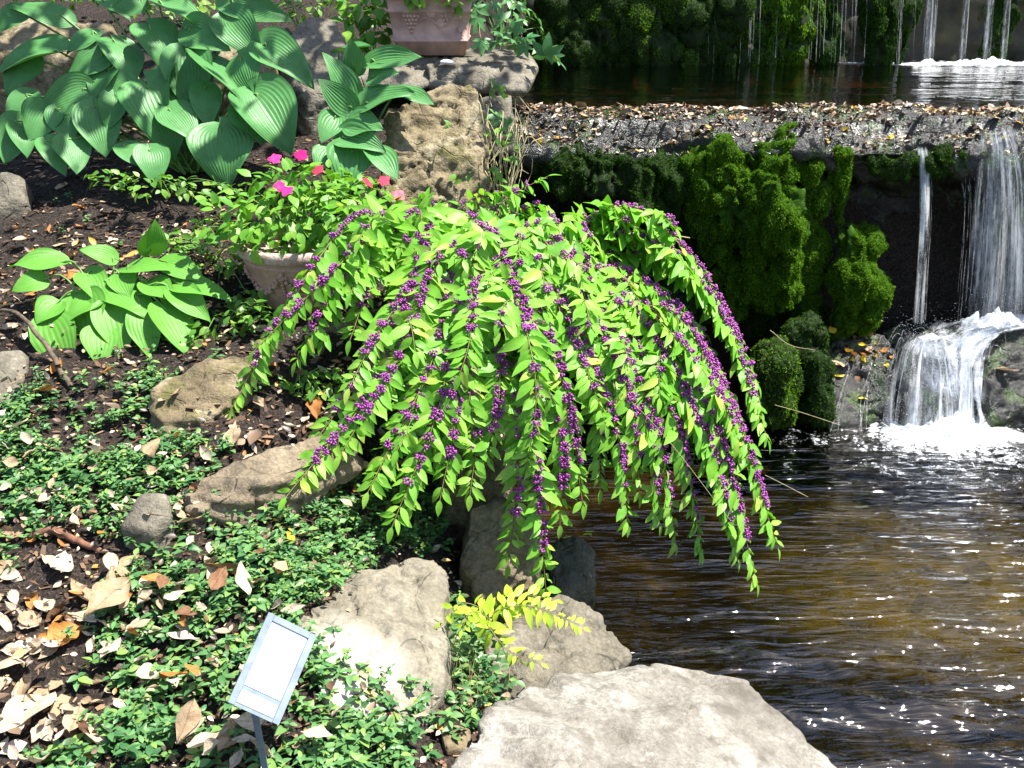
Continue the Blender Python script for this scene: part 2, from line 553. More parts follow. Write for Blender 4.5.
def water_mat(name, tint, bumps, foam=True, rough=0.02):
    m = NT(name)
    v = m.coord()
    h = None
    for sc, st, amp in bumps:
        nz = m.n("TexNoise", {"Vector": m.n("Mapping", {"Vector": v, "Scale": st}).outputs[0], "Scale": sc, "Detail": 2.0, "Roughness": 0.45, "Distortion": 0.6}).outputs[0]
        nz = m.math('MULTIPLY', nz, amp)
        h = nz if h is None else m.math('ADD', h, nz)
    if foam:
        at_ = m.n("Attribute", attribute_name="foam").outputs["Fac"]
        ch = m.noise(v, 24.0, 3.0, 0.6, 0.5)
        h = m.math('ADD', h, m.math('MULTIPLY', m.math('MULTIPLY', ch, at_), 0.022))
    nrm = m.bump(h, 1.0, 1.0)
    fr = m.n("Fresnel", {"IOR": 1.55, "Normal": nrm}).outputs[0]
    gl = m.n("BsdfGlossy", {"Color": (1, 1, 1, 1), "Roughness": rough, "Normal": nrm}).outputs[0]
    tr = m.n("BsdfTransparent", {"Color": (*tint, 1)}).outputs[0]
    fr2 = m.math('MULTIPLY', fr, 1.25, True)
    s = m.n("MixShader", {0: fr2, 1: tr, 2: gl}).outputs[0]
    if foam:
        fn = m.noise(v, 46.0, 5.0, 0.72, 0.8)
        big = m.noise(v, 9.0, 3.0, 0.6, 1.2)
        fmask = m.math('ADD', m.math('MULTIPLY', fn, 0.6), m.math('MULTIPLY', big, 0.5))
        fmask = m.math('ADD', fmask, m.math('MULTIPLY', at_, 0.36))
        fm = m.ramp(fmask, [(0.72, 0.0), (0.84, 1.0)])
        fm = m.math('MULTIPLY', fm, m.ramp(at_, [(0.02, 0.0), (0.3, 1.0)]))
        fo = m.bsdf((0.82, 0.84, 0.86), 0.5, 0.4)
        s = m.n("MixShader", {0: m.math('MULTIPLY', fm, 0.85), 1: s, 2: fo}).outputs[0]
    return m.done(s)


M['water'] = water_mat("pool_water", (0.53, 0.47, 0.28), [(3.0, (0.4, 1.5, 1), 0.020), (9.0, (0.36, 1.7, 1), 0.032), (22.0, (0.4, 1.7, 1), 0.009)], True, 0.025)
M['water_up'] = water_mat("upper_pool_water", (0.42, 0.24, 0.10), [(4.0, (0.5, 2.2, 1), 0.010), (18.0, (0.5, 2.0, 1), 0.003)])

m = NT("falling_water")
v = m.coord((130, 130, 5))
st = m.noise(v, 1.0, 3.0, 0.6)
v2 = m.coord((40, 40, 22))
dr = m.noise(v2, 1.0, 3.0, 0.6)
f = m.math('MULTIPLY', m.ramp(st, [(0.34, 0.0), (0.68, 0.5)]), m.ramp(dr, [(0.3, 0.35), (0.65, 1.0)]))
di = m.bsdf((0.95, 0.94, 0.91), 0.25, 0.6)
tl = m.n("BsdfTranslucent", {"Color": (0.95, 0.94, 0.91, 1)}).outputs[0]
wsh = m.n("MixShader", {0: 0.5, 1: di, 2: tl}).outputs[0]
tr = m.n("BsdfTransparent", {"Color": (0.97, 0.98, 1, 1)}).outputs[0]
M['fall'] = m.done(m.n("MixShader", {0: f, 1: tr, 2: wsh}).outputs[0])
m = NT("white_foam")
v = m.coord()
nz = m.noise(v, 60.0, 4.0, 0.7)
fd = m.bsdf((0.88, 0.9, 0.93), 0.45, 0.4, m.bump(nz, 0.8, 0.01))
tl = m.n("BsdfTranslucent", {"Color": (0.9, 0.93, 0.97, 1)}).outputs[0]
fs = m.n("MixShader", {0: 0.4, 1: fd, 2: tl}).outputs[0]
tr = m.n("BsdfTransparent", {}).outputs[0]
M['foam'] = m.done(m.n("MixShader", {0: m.ramp(nz, [(0.25, 0.4), (0.5, 1.0)]), 1: tr, 2: fs}).outputs[0])

m = NT("weathered_terracotta")
v = m.coord()
n1 = m.noise(v, 9.0, 5.0, 0.65)
n2 = m.noise(v, 60.0, 4.0, 0.7)
c = m.ramp(n1, [(0.3, (0.30, 0.16, 0.115)), (0.55, (0.40, 0.25, 0.195)), (0.75, (0.50, 0.37, 0.31))])
c = m.mix(m.math('MULTIPLY', m.ramp(n2, [(0.5, 0), (0.7, 1)]), 0.35), c, (0.6, 0.52, 0.45))
M['terracotta'] = m.done(m.bsdf(c, 0.85, 0.3, m.bump(n2, 0.4, 0.006)))
m = NT("lichened_pot_rim")
v = m.coord()
n2 = m.noise(v, 55.0, 5.0, 0.7)
c = m.ramp(n2, [(0.35, (0.36, 0.23, 0.175)), (0.55, (0.46, 0.35, 0.29)), (0.75, (0.56, 0.48, 0.42))])
M['potrim'] = m.done(m.bsdf(c, 0.9, 0.3, m.bump(n2, 0.7, 0.008)))
M['brownpot'] = plain_mat("brown_terracotta", (0.47, 0.30, 0.245), 0.8, 0.3, 14.0, 0.35, 0, 0.3)
M['metal'] = plain_mat("zinc_metal", (0.17, 0.21, 0.25), 0.6, 0.25, 25.0, 0.3, 0.2, 0.1)
M['paper'] = plain_mat("white_card", (0.66, 0.67, 0.69), 0.35, 0.02, 20.0, 0.5, 0, 0.02)
M['mildew'] = plain_mat("mildewed_card", (0.34, 0.36, 0.24), 0.4, 0.2, 40.0, 0.5, 0, 0.05)
M['petalwhite'] = plain_mat("white_petal", (0.8, 0.8, 0.76), 0.5, 0.05, 40)


# ------------------------------------------------------------------ terrain
def shore(Y):
    return np.interp(Y, [-3, 1.9, 2.3, 2.7, 3.2, 3.7, 4.5, 9], [1.05, 0.95, 0.72, 0.42, 0.22, 0.12, 0.03, 0.03])


def bank(Y):
    return np.interp(Y, [-60, -3, 1, 1.77, 4.3, 5.3, 8, 12, 60], [0.2, 0.3, 0.38, 0.5, 1.24, 1.53, 2.35, 3.3, 6])


def height(x, Y, rough=True):
    x = np.atleast_1d(np.asarray(x, float))
    Y = np.atleast_1d(np.asarray(Y, float))
    wdt = np.interp(Y, [1.8, 2.4, 2.9, 3.4, 5], [1.6, 1.6, 1.15, 0.75, 0.3])
    s = smooth(0.0, 1.0, (shore(Y) - x + 0.06) / wdt) ** 0.8
    bed = -0.34 + 1.5 * smooth(5.3, 5.5, Y) + 2.6 * smooth(8.15, 9.4, Y)
    bed = bed + (0.9 - np.minimum(bed, 0.9)) * smooth(4.5, 5.6, x)
    h = bed + (bank(Y) - bed) * s
    if rough:
        P = np.stack([x, Y, np.zeros_like(x)], 1)
        h = h + 0.022 * fbm(P * 3.5, 3, 5) * (0.3 + s) + 0.008 * fbm(P * 16, 2, 9)
    return h


def hz(x, y):
    return float(height(x, y)[0])


def G(px, py, lift=0.0):
    """where the line of sight through this pixel meets the ground"""
    d = ray(px, py)
    ts = np.linspace(1.0, 12.0, 700)
    P = EYE + d * ts[:, None]
    below = P[:, 2] < height(P[:, 0], P[:, 1])
    i = int(np.argmax(below)) if below.any() else 699
    p = P[max(i, 1)]
    p = p.copy()
    p[2] = hz(p[0], p[1]) + lift
    return p


def axis_pts(lo, hi, step, far, n):
    inner = np.arange(lo, hi + 1e-6, step)
    g_ = np.geomspace(step * 2, far, n)
    return np.concatenate([(lo - g_)[::-1], inner, hi + g_])


gx = axis_pts(-3.2, 5.6, 0.035, 70, 16)
gy = axis_pts(0.8, 9.6, 0.035, 70, 16)
X, Yg = np.meshgrid(gx, gy, indexing='ij')
Z = height(X.ravel(), Yg.ravel())
solo("ground", np.stack([X.ravel(), Yg.ravel(), Z], 1), grid_faces(len(gx), len(gy)), M['soil'], kind='structure', base=np.zeros(3),
     label="dark soil bank sloping down to the pool")

# lower pool
gx = np.arange(-0.6, 4.9, 0.02)
gy = np.arange(-0.6, 5.45, 0.02)
X, Yg = np.meshgrid(gx, gy, indexing='ij')
x, y = X.ravel(), Yg.ravel()
foot = np.array([atz(945, 432, 0)[0], atz(945, 432, 0)[1]])
rr = np.hypot(x - foot[0], (y - foot[1]) * 1.25)
zz = np.zeros_like(x)
wr = np.random.default_rng(3)
for k in range(16):
    wl = wr.uniform(0.09, 0.30)
    an = wr.normal(math.pi / 2, 0.30)
    ph = wr.uniform(0, 6.28)
    zz += 0.0062 * (0.08 + 0.92 * smooth(3.4, 2.4, y)) * wl / 0.3 * np.sin((x * math.cos(an) + y * math.sin(an)) * 2 * math.pi / wl + ph + 1.3 * np.sin(x * 2.1 + k))
cho = np.exp(-(rr / 0.8) ** 2)
zz += 0.008 * cho * fbm(np.stack([x, y, 0 * x], 1) * 12, 3, 21)
o = solo("pool_water", np.stack([x, y, zz], 1), grid_faces(len(gx), len(gy)), M['water'], kind='structure', base=np.zeros(3),
         label="brown rippling water of the lower pool")
foam = 0.95 * np.exp(-(rr / 0.22) ** 2) + 0.42 * np.exp(-(rr / 0.9) ** 2)
foam = np.maximum(foam, 0.26 * np.exp(-((y - 4.55) / 0.4) ** 2) * smooth(0.9, 1.6, x))
a_ = o.data.attributes.new("foam", 'FLOAT', 'POINT')
a_.data.foreach_set("value", foam.astype(np.float32))

# upper pool
gx = np.arange(-0.1, 4.9, 0.05)
gy = np.arange(5.35, 8.6, 0.05)
X, Yg = np.meshgrid(gx, gy, indexing='ij')
x, y = X.ravel(), Yg.ravel()
zz = 1.395 + 0.003 * fbm(np.stack([x * 2, y * 6, 0 * x], 1), 2, 4)
o = solo("upper_pool_water", np.stack([x, y, zz], 1), grid_faces(len(gx), len(gy)), M['water_up'], kind='structure', base=np.zeros(3),
         label="dark still water of the upper pool")
fx = at(970, 62, 8.0)[0]
foam = 0.75 * np.exp(-((x - fx) / 0.75) ** 2 - ((y - 8.0) / 0.25) ** 2) + 0.4 * np.exp(-((y - 8.0) / 0.09) ** 2)
a_ = o.data.attributes.new("foam", 'FLOAT', 'POINT')
a_.data.foreach_set("value", np.clip(foam, 0, 1).astype(np.float32))


# ------------------------------------------------------------------ rocks
def vox_mesh(V, F, vox):
    me = build_mesh("tmp", V, F)
    ob = bpy.data.objects.new("tmp", me)
    COL.objects.link(ob)
    md = ob.modifiers.new("r", 'REMESH')
    md.mode = 'VOXEL'
    md.voxel_size = vox
    dg = bpy.context.evaluated_depsgraph_get()
    ev = ob.evaluated_get(dg)
    em = bpy.data.meshes.new_from_object(ev)
    n = len(em.vertices)
    V2 = np.empty(n * 3)
    em.vertices.foreach_get("co", V2)
    V2 = V2.reshape(-1, 3)
    E = np.empty(len(em.edges) * 2, np.int32)
    em.edges.foreach_get("vertices", E)
    F2 = np.empty(len(em.loops), np.int32)
    em.loops.foreach_get("vertex_index", F2)
    F2 = F2.reshape(-1, 4)
    bpy.data.objects.remove(ob)
    bpy.data.meshes.remove(em)
    bpy.data.meshes.remove(me)
    return V2, E.reshape(-1, 2), F2


def lap(V, E, it, lam=0.6):
    cnt = np.bincount(E.ravel(), minlength=len(V)).astype(float)[:, None]
    for _ in range(it):
        S = np.zeros_like(V)
        for k in range(3):
            S[:, k] = np.bincount(E[:, 0], V[E[:, 1], k], len(V)) + np.bincount(E[:, 1], V[E[:, 0], k], len(V))
        V = V + lam * (S / np.maximum(cnt, 1) - V)
    return V


def vnormals(V, F):
    N = np.zeros_like(V)
    fn = np.cross(V[F[:, 2]] - V[F[:, 0]], V[F[:, 3 if F.shape[1] > 3 else 1]] - V[F[:, 1 if F.shape[1] > 3 else 0]])
    for k in range(F.shape[1]):
        for c_ in range(3):
            N[:, c_] += np.bincount(F[:, k], fn[:, c_], len(V))
    return unit(N)


def hull(pts):
    bm = bmesh.new()
    for p in pts:
        bm.verts.new([float(c) for c in p])
    r = bmesh.ops.convex_hull(bm, input=bm.verts[:])
    junk = [e for e in r['geom_interior'] + r['geom_unused'] if isinstance(e, bmesh.types.BMVert)]
    bmesh.ops.delete(bm, geom=list(set(junk)), context='VERTS')
    bmesh.ops.triangulate(bm, faces=bm.faces[:])
    bm.verts.index_update()
    V = np.array([v.co[:] for v in bm.verts])
    F = np.array([[v.index for v in f.verts] for f in bm.faces])
    bm.free()
    return V, F


def rock_shape(pts, vox=0.015, sm=3, amp=0.02, freq=5.0, seed=0, strata=0.0):
    V, F = hull(pts)
    V, E, F = vox_mesh(V, F, vox)
    V = lap(V, E, sm)
    N = vnormals(V, F)
    d = amp * fbm(V * freq, 5, seed, 0.55)
    r = 1 - np.abs(fbm(V * freq * 0.8, 3, seed + 30))
    d = d - amp * 0.9 * smooth(0.9, 1.0, r)
    if strata:
        lv = V[:, 2] * 22 + 1.2 * fbm(V * 3, 2, seed + 50)
        d = d + strata * (smooth(0.2, 0.8, np.abs((lv % 1.0) - 0.5) * 2) - 0.5)
    return V + N * d[:, None], F


def rock_px(name, label, front, mat, thick=0.25, drop=0.2, group=None, flare=1.0, extra=(), **kw):
    """front: (px, py, Y) outline of the face one sees; the stone goes on behind and below it"""
    P = [at(*f) for f in front]
    c = np.mean(P, axis=0)
    Q = [c + (p - c) * flare + np.array([0, thick, -drop]) for p in P]
    lo = [p + np.array([0, 0.0, -drop]) for p in P]
    V, F = rock_shape(P + Q + lo + [at(*e) for e in extra], **kw)
    return solo(name, V, F, mat, label, "rock", group)


RG = "stones edging the bank and the pool"
rock_px("boulder", "broad pale boulder with a flat cracked top at the pool edge, nearest the viewer",
        [(575, 668, 2.28), (640, 659, 2.36), (700, 665, 2.36), (745, 680, 2.3), (790, 722, 2.16), (850, 790, 1.98), (900, 860, 1.8), (640, 860, 1.55), (430, 830, 1.55), (440, 775, 1.7), (490, 705, 2.02)],
        M['rock_pale'], 0.05, 0.55, RG, vox=0.012, sm=4, amp=0.024, freq=3.6, seed=11)
rock_px("boulder", "rounded boulder with one side painted sunlit white behind the small sign",
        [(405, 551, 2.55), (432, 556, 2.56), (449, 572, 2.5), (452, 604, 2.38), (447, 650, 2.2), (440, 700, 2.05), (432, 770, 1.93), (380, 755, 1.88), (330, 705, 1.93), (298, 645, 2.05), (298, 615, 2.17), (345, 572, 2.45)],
        M['rock_painted_sun'], 0.1, 0.42, RG, vox=0.011, sm=3, amp=0.020, freq=6, seed=23)
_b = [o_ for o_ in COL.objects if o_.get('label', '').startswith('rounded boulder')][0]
M['rock_painted_sun'].node_tree.nodes['bleach'].inputs[1].default_value = [float(c) for c in (at(345, 655, 2.0) - wloc(_b))]  # place the painted sunlit patch on the boulder
rock_px("boulder", "low grey boulder at the waterline beneath the lime seedling",
        [(520, 600, 2.72), (560, 590, 2.74), (604, 614, 2.66), (632, 655, 2.5), (612, 672, 2.4), (560, 690, 2.32), (500, 700, 2.3), (485, 650, 2.5)],
        M['rock_grey'], 0.05, 0.4, RG, vox=0.011, sm=2, amp=0.020, freq=7, seed=31, strata=0.006)
rock_px("boulder", "dark wet round boulder in the bush's shade at the water",
        [(545, 560, 3.02), (555, 535, 3.1), (580, 530, 3.12), (598, 550, 3.08), (597, 580, 2.98), (570, 592, 2.93), (548, 585, 2.95)],
        M['rock_damp'], 0.12, 0.16, RG, vox=0.01, sm=22, amp=0.010, freq=7, seed=41)
rock_px("stone", "upright brown stone under the drooping berry branches",
        [(468, 505, 2.86), (500, 495, 2.9), (532, 510, 2.9), (540, 560, 2.82), (530, 608, 2.74), (480, 612, 2.7), (462, 560, 2.78)],
        M['rock_shore'], 0.18, 0.25, RG, vox=0.012, sm=4, amp=0.012, freq=6, seed=43)
rock_px("stone", "shaded tan stone deep under the middle of the bush",
        [(440, 440, 3.05), (470, 428, 3.1), (502, 436, 3.1), (505, 470, 3.02), (470, 480, 2.96), (438, 470, 2.98)],
        M['rock_tan'], 0.2, 0.2, RG, vox=0.012, sm=4, amp=0.012, freq=6, seed=47)
rock_px("stone", "thick ochre ledge stone beside the small hosta",
        [(150, 398, 2.9), (165, 380, 2.97), (232, 350, 3.06), (252, 354, 3.04), (248, 388, 2.92), (205, 418, 2.82), (160, 424, 2.80)],
        M['rock_tan'], 0.16, 0.2, RG, vox=0.010, sm=2, amp=0.012, freq=9, seed=53, strata=0.010)
rock_px("stone_slab", "long low slanting slab among fallen leaves on the bank",
        [(180, 492, 2.48), (200, 476, 2.54), (260, 450, 2.64), (345, 425, 2.75), (356, 434, 2.70), (310, 462, 2.58), (240, 492, 2.46), (188, 512, 2.42)],
        M['rock_shore'], 0.08, 0.14, RG, vox=0.009, sm=2, amp=0.012, freq=10, seed=57, strata=0.010)
rock_px("stone", "small angular stone poking out of the ground cover",
        [(122, 525, 2.37), (142, 493, 2.43), (165, 492, 2.43), (168, 515, 2.37), (150, 533, 2.33)],
        M['rock_grey'], 0.1, 0.12, RG, vox=0.008, sm=3, amp=0.007, freq=9, seed=59)
rock_px("stone", "square grey stone at the bank's left edge below the fallen stick",
        [(-25, 352, 3.10), (22, 350, 3.14), (28, 378, 3.04), (20, 405, 2.96), (-25, 408, 2.94)],
        M['rock_grey'], 0.15, 0.15, RG, vox=0.011, sm=4, amp=0.01, freq=6, seed=61)
rock_px("stone", "round mossy stone just below the round flower pot",
        [(318, 348, 3.28), (322, 325, 3.33), (345, 316, 3.35), (362, 332, 3.34), (356, 356, 3.26), (335, 364, 3.24)],
        M['rock_tan'], 0.12, 0.1, RG, vox=0.009, sm=5, amp=0.008, freq=7, seed=67)
rock_px("boulder", "big rough ochre boulder beside the light green hosta",
        [(382, 150, 3.96), (392, 112, 4.08), (425, 92, 4.16), (450, 81, 4.2), (476, 84, 4.2), (484, 110, 4.12), (486, 150, 4.0), (488, 200, 3.9), (440, 225, 3.85), (385, 210, 3.86)],
        M['rock_tan'], 0.22, 0.2, RG, vox=0.010, sm=3, amp=0.020, freq=11, seed=71)
rock_px("stone_slab", "flat grey slab jutting over the upper pool beside the planter",
        [(425, 64, 5.0), (445, 54, 5.2), (500, 49, 5.35), (533, 54, 5.3), (538, 70, 5.15), (528, 90, 5.0), (470, 90, 4.98), (428, 84, 4.96)],
        M['rock_grey'], 0.3, 0.02, RG, vox=0.012, sm=3, amp=0.012, freq=6, seed=73)
rock_px("stone_slab", "shadowed slab beneath the square terracotta planter",
        [(335, 66, 5.0), (370, 53, 5.16), (428, 50, 5.25), (440, 56, 5.2), (440, 84, 4.97), (380, 90, 4.92), (335, 88, 4.95)],
        M['rock_grey'], 0.32, 0.02, RG, vox=0.012, sm=3, amp=0.012, freq=6, seed=79)
rock_px("stone", "small block propping up the slab over the upper pool",
        [(470, 96, 4.86), (512, 93, 4.92), (516, 118, 4.84), (475, 122, 4.8)], M['rock_grey'], 0.2, 0.16, RG, vox=0.011, sm=3, amp=0.01, freq=8, seed=83)
rock_px("boulder", "grey rounded boulder behind the big hosta's right side",
        [(278, 60, 4.9), (288, 28, 5.05), (312, 13, 5.15), (336, 14, 5.15), (346, 40, 5.05), (342, 78, 4.85), (300, 95, 4.75)],
        M['rock_grey'], 0.3, 0.25, RG, vox=0.013, sm=4, amp=0.016, freq=6, seed=89)
rock_px("stone", "long tan stone half hidden behind the big hosta",
        [(-40, 40, 4.95), (-10, 17, 5.08), (60, 14, 5.12), (112, 24, 5.06), (120, 48, 4.92), (60, 56, 4.86), (-20, 58, 4.84)],
        M['rock_tan'], 0.3, 0.25, RG, vox=0.014, sm=4, amp=0.014, freq=6, seed=97)
rock_px("stone", "tan stone seen between the stalks of the big hosta",
        [(205, 72, 4.8), (220, 45, 4.92), (265, 42, 4.95), (278, 65, 4.85), (270, 98, 4.7), (215, 100, 4.68)],
        M['rock_tan'], 0.25, 0.2, RG, vox=0.013, sm=4, amp=0.014, freq=6, seed=101)
rock_px("stone", "half buried stone under the left end of the big hosta",
        [(-30, 190, 4.1), (0, 170, 4.16), (22, 178, 4.14), (24, 200, 4.06), (-20, 210, 4.0)],
        M['rock_grey'], 0.2, 0.2, RG, vox=0.013, sm=4, amp=0.012, freq=6, seed=103)
rock_px("stone", "pebble-sized yellow stone in the dark gap between the boulders",
        [(440, 728, 1.97), (455, 722, 2.0), (472, 728, 1.99), (470, 748, 1.93), (445, 750, 1.91)], M['rock_tan'], 0.06, 0.1, RG, vox=0.006, sm=4, amp=0.004, freq=12, seed=107)


# ------------------------------------------------------------------ moss helper
def fuzz(V, F, dens, ln, seed=0, down=0.5, wid=0.16, keep=None):
    r = np.random.default_rng(seed)
    a, b, c, d = (V[F[:, k]] for k in range(4))
    n = np.cross(c - a, d - b)
    ar = np.linalg.norm(n, axis=1) * 0.5
    n = unit(n)
    k = int(ar.sum() * dens)
    idx = r.choice(len(F), k, p=ar / ar.sum())
    u, v = r.random((k, 1)), r.random((k, 1))
    P = (a[idx] * (1 - u) + b[idx] * u) * (1 - v) + (d[idx] * (1 - u) + c[idx] * u) * v
    nn = n[idx]
    if keep is not None:
        q = keep(P, nn)
        P, nn = P[q], nn[q]
        k = len(P)
    ax = nn + r.normal(0, 0.45, (k, 3)) - ZUP * down
    L = ln * r.uniform(0.5, 1.3, (k, 1, 1))
    fr = frames(ax, nn + r.normal(0, 0.5, (k, 3))) * L
    T = np.array([(-wid, 0, 0), (wid, 0, 0), (wid * 0.7, 0.6, 0.05), (-wid * 0.7, 0.6, 0.05), (0, 1.0, -0.1)])
    Ft = np.array([(0, 1, 2, 3)])
    W, Q = inst(T, Ft, fr, P)
    Q3 = (np.array([[3, 2, 4]])[None] + (np.arange(k) * 5)[:, None, None]).reshape(-1, 3)
    return W, Q, Q3


def blobs(spheres, vox, sm=4, amp=0.02, freq=8, seed=0):
    pieces = []
    for (c, r_) in spheres:
        c = np.asarray(c, float)
        r_ = np.asarray(r_ if hasattr(r_, '__len__') else (r_, r_, r_), float)
        pieces.append((ICO3[0] * r_ + c, ICO3[1]))
    V, Fs = cat(pieces)
    V, E, F = vox_mesh(V, np.concatenate(Fs), vox)
    V = lap(V, E, sm)
    N = vnormals(V, F)
    dd = amp * fbm(V * freq * np.array([1, 1, 0.55]), 5, seed, 0.65)
    dd = dd - amp * 1.6 * smooth(0.80, 1.0, 1 - np.abs(fbm(V * freq * np.array([0.9, 0.9, 0.35]), 3, seed + 60)))
    V = V + N * dd[:, None]
    return V, F


# ------------------------------------------------------------------ weir with moss
weir = thing("mossy_weir", "dark mossy stone weir between the two pools, leaf litter on its top", "weir", (2.0, 5.3, 0))
prof = np.array([(5.75, 1.30), (5.55, 1.385), (5.42, 1.41), (5.25, 1.385), (5.10, 1.32), (5.04, 1.24), (5.07, 1.16), (5.20, 1.09), (5.42, 1.00), (5.52, 0.7), (5.52, 0.3), (5.4, 0.05), (5.35, -0.4)])
pp, _ = resample(np.c_[np.zeros(len(prof)), prof], 0.022)
gx = np.arange(-0.25, 5.0, 0.022)
nx, npf = len(gx), len(pp)
X = np.repeat(gx, npf)
Yv = np.tile(pp[:, 1], nx)
Zv = np.tile(pp[:, 2], nx)
P = np.stack([X, Yv, Zv], 1)
tl = np.gradient(pp[:, 1:], axis=0)
nrm = unit(np.c_[np.zeros(npf), -tl[:, 1], tl[:, 0]])
nrm = -nrm if nrm[npf // 2, 1] > 0 else nrm
Nv = np.tile(nrm, (nx, 1))
lip = 0.07 * fbm(np.stack([X * 1.6, Zv * 0.5, 0 * X], 1), 2, 31)
d = 0.045 * fbm(P * np.array([5, 5, 7]), 5, 33, 0.6) + lip * (Zv < 1.36)
d = d * np.clip(1.25 - (Yv > 5.3) * (Zv > 1.2) * 0.9, 0, 1)
P = P + Nv * d[:, None]
wV, wF = P, grid_faces(nx, npf)
part("stone_face", wV, wF, M['rock_wet'], weir)
W, Q, Q3 = fuzz(wV, wF, 16000, 0.013, 5, 0.5, 0.16,
                keep=lambda p, n: (fbm(p * 4.0, 3, 77) > (-0.05 + 0.4 * (p[:, 0] > 1.75))) & (p[:, 2] < 1.385) & (p[:, 2] > 0.35))
part("moss_film", W, [Q, Q3], M['moss_dark'], weir)


def moss(parent, name, spheres, vox=0.016, fz=52000, ln=0.0105, mat=M['moss'], bed=M['moss_bed'], seed=0, label=None, amp=0.03, freq=8, down=0.5):
    V, F = blobs(spheres, vox, 4, amp, freq, seed)
    b = part(name, V, F, bed, parent, label)
    W, Q, Q3 = fuzz(V, F, fz, ln, seed, down, keep=lambda p, n: fbm(p * np.array([11, 11, 7]), 3, seed + 7) > -0.55)
    part("moss_fibres", W, [Q, Q3], mat, b)
    return b


def sp(px, py, Y, rx, rz=None, ry=None):
    """moss lump: radii given in picture pixels at that distance"""
    c = at(px, py, Y)
    k = (c[1] * CP + (CAMZ - c[2]) * SP) / FPX
    rz = rx if rz is None else rz
    return (c, (rx * k, (ry or min(rx, rz)) * k, rz * k))


moss(weir, "moss_cushion", [sp(735, 158, 5.08, 38, 24), sp(770, 165, 5.06, 30, 28), sp(740, 200, 5.02, 48, 40, 34), sp(772, 225, 5.0, 32, 45, 30), sp(715, 225, 5.06, 28, 40), sp(765, 275, 5.04, 34, 34), sp(735, 285, 5.1, 26, 34), sp(705, 180, 5.1, 18, 30)],
     seed=1, label="large bright moss cushion hanging over the weir", amp=0.05, freq=9)
moss(weir, "moss_cushion", [sp(790, 136, 5.1, 16, 10), sp(802, 150, 5.06, 12, 12), sp(808, 170, 5.05, 10, 18), sp(812, 205, 5.12, 14, 32), sp(810, 260, 5.18, 18, 45), sp(806, 310, 5.2, 16, 30)],
     mat=M['moss'], seed=2, amp=0.03)
moss(weir, "moss_cushion", [sp(842, 152, 5.08, 13, 12), sp(838, 180, 5.1, 10, 24), sp(840, 210, 5.12, 9, 24)], seed=3, amp=0.025)
moss(weir, "moss_cushion", [sp(860, 245, 5.05, 24, 20), sp(852, 280, 5.02, 26, 34), sp(872, 300, 5.0, 18, 30), sp(850, 315, 5.04, 22, 24)], seed=4, amp=0.04)
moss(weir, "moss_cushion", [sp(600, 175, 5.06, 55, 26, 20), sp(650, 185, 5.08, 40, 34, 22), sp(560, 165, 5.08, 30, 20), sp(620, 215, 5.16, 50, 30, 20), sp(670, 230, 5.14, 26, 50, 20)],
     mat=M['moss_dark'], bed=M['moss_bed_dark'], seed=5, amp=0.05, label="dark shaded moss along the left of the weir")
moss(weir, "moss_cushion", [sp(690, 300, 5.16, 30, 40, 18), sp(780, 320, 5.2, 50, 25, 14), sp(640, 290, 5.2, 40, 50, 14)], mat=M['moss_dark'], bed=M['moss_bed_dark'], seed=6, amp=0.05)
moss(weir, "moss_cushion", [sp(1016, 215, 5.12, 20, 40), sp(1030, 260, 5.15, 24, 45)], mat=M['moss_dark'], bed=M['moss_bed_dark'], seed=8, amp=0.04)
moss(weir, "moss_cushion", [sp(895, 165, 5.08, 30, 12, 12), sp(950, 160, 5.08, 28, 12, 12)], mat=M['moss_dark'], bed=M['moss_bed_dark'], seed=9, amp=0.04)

moss(weir, "moss_cushion", [sp(1090, 190, 5.08, 40, 34, 24), sp(1120, 250, 5.1, 34, 60, 24), sp(1180, 180, 5.1, 40, 30, 22), sp(1230, 240, 5.14, 30, 60, 22)], seed=10, amp=0.05)

# mossy and wet rocks at the foot of the weir
def moss_rock(label, spheres, seed, mat=M['moss'], bed=M['moss_bed'], dens=22000):
    c = spheres[0][0]
    t = thing("mossy_rock", label, "rock", (c[0], c[1], 0.0), "rocks at the foot of the weir")
    V, F = blobs(spheres, 0.012, 4, 0.034, 8, seed)
    part("stone", V, F, bed, t)
    W, Q, Q3 = fuzz(V, F, dens, 0.012, seed, 0.3)
    part("moss_fibres", W, [Q, Q3], mat, t)


moss_rock("rounded moss-covered rock at the water right beside the bush", [sp(776, 365, 4.65, 25, 28), sp(772, 400, 4.65, 26, 36), sp(790, 385, 4.68, 14, 24)], 11, M['moss'], M['moss_bed_dark'])
moss_rock("narrow mossy rock standing at the waterline with a dark cleft to its left", [sp(812, 372, 4.72, 15, 22), sp(815, 405, 4.7, 17, 34)], 12, M['moss_dark'], M['moss_bed_dark'])
moss_rock("small dark green mossy rock higher up behind the rounded one", [sp(803, 332, 4.88, 24, 20), sp(806, 350, 4.88, 22, 22)], 13, M['moss_dark'], M['moss_bed_dark'])
RB = "rocks at the foot of the weir"
rock_px("wet_rock", "leaf-strewn wet rock left of the cascade", [(825, 345, 4.95), (845, 325, 5.05), (885, 330, 5.05), (900, 360, 4.9), (890, 410, 4.72), (850, 435, 4.62), (828, 430, 4.62)],
        M['rock_wet'], 0.2, 0.15, RB, vox=0.012, sm=3, amp=0.025, freq=7, seed=121)
rock_px("wet_rock", "wet rock that the left lobe of the cascade spreads over", [(905, 345, 4.88), (925, 330, 4.95), (955, 335, 4.95), (962, 370, 4.82), (955, 425, 4.66), (915, 432, 4.62), (900, 400, 4.7)],
        M['rock_wet'], 0.25, 0.15, RB, vox=0.012, sm=3, amp=0.02, freq=7, seed=122)
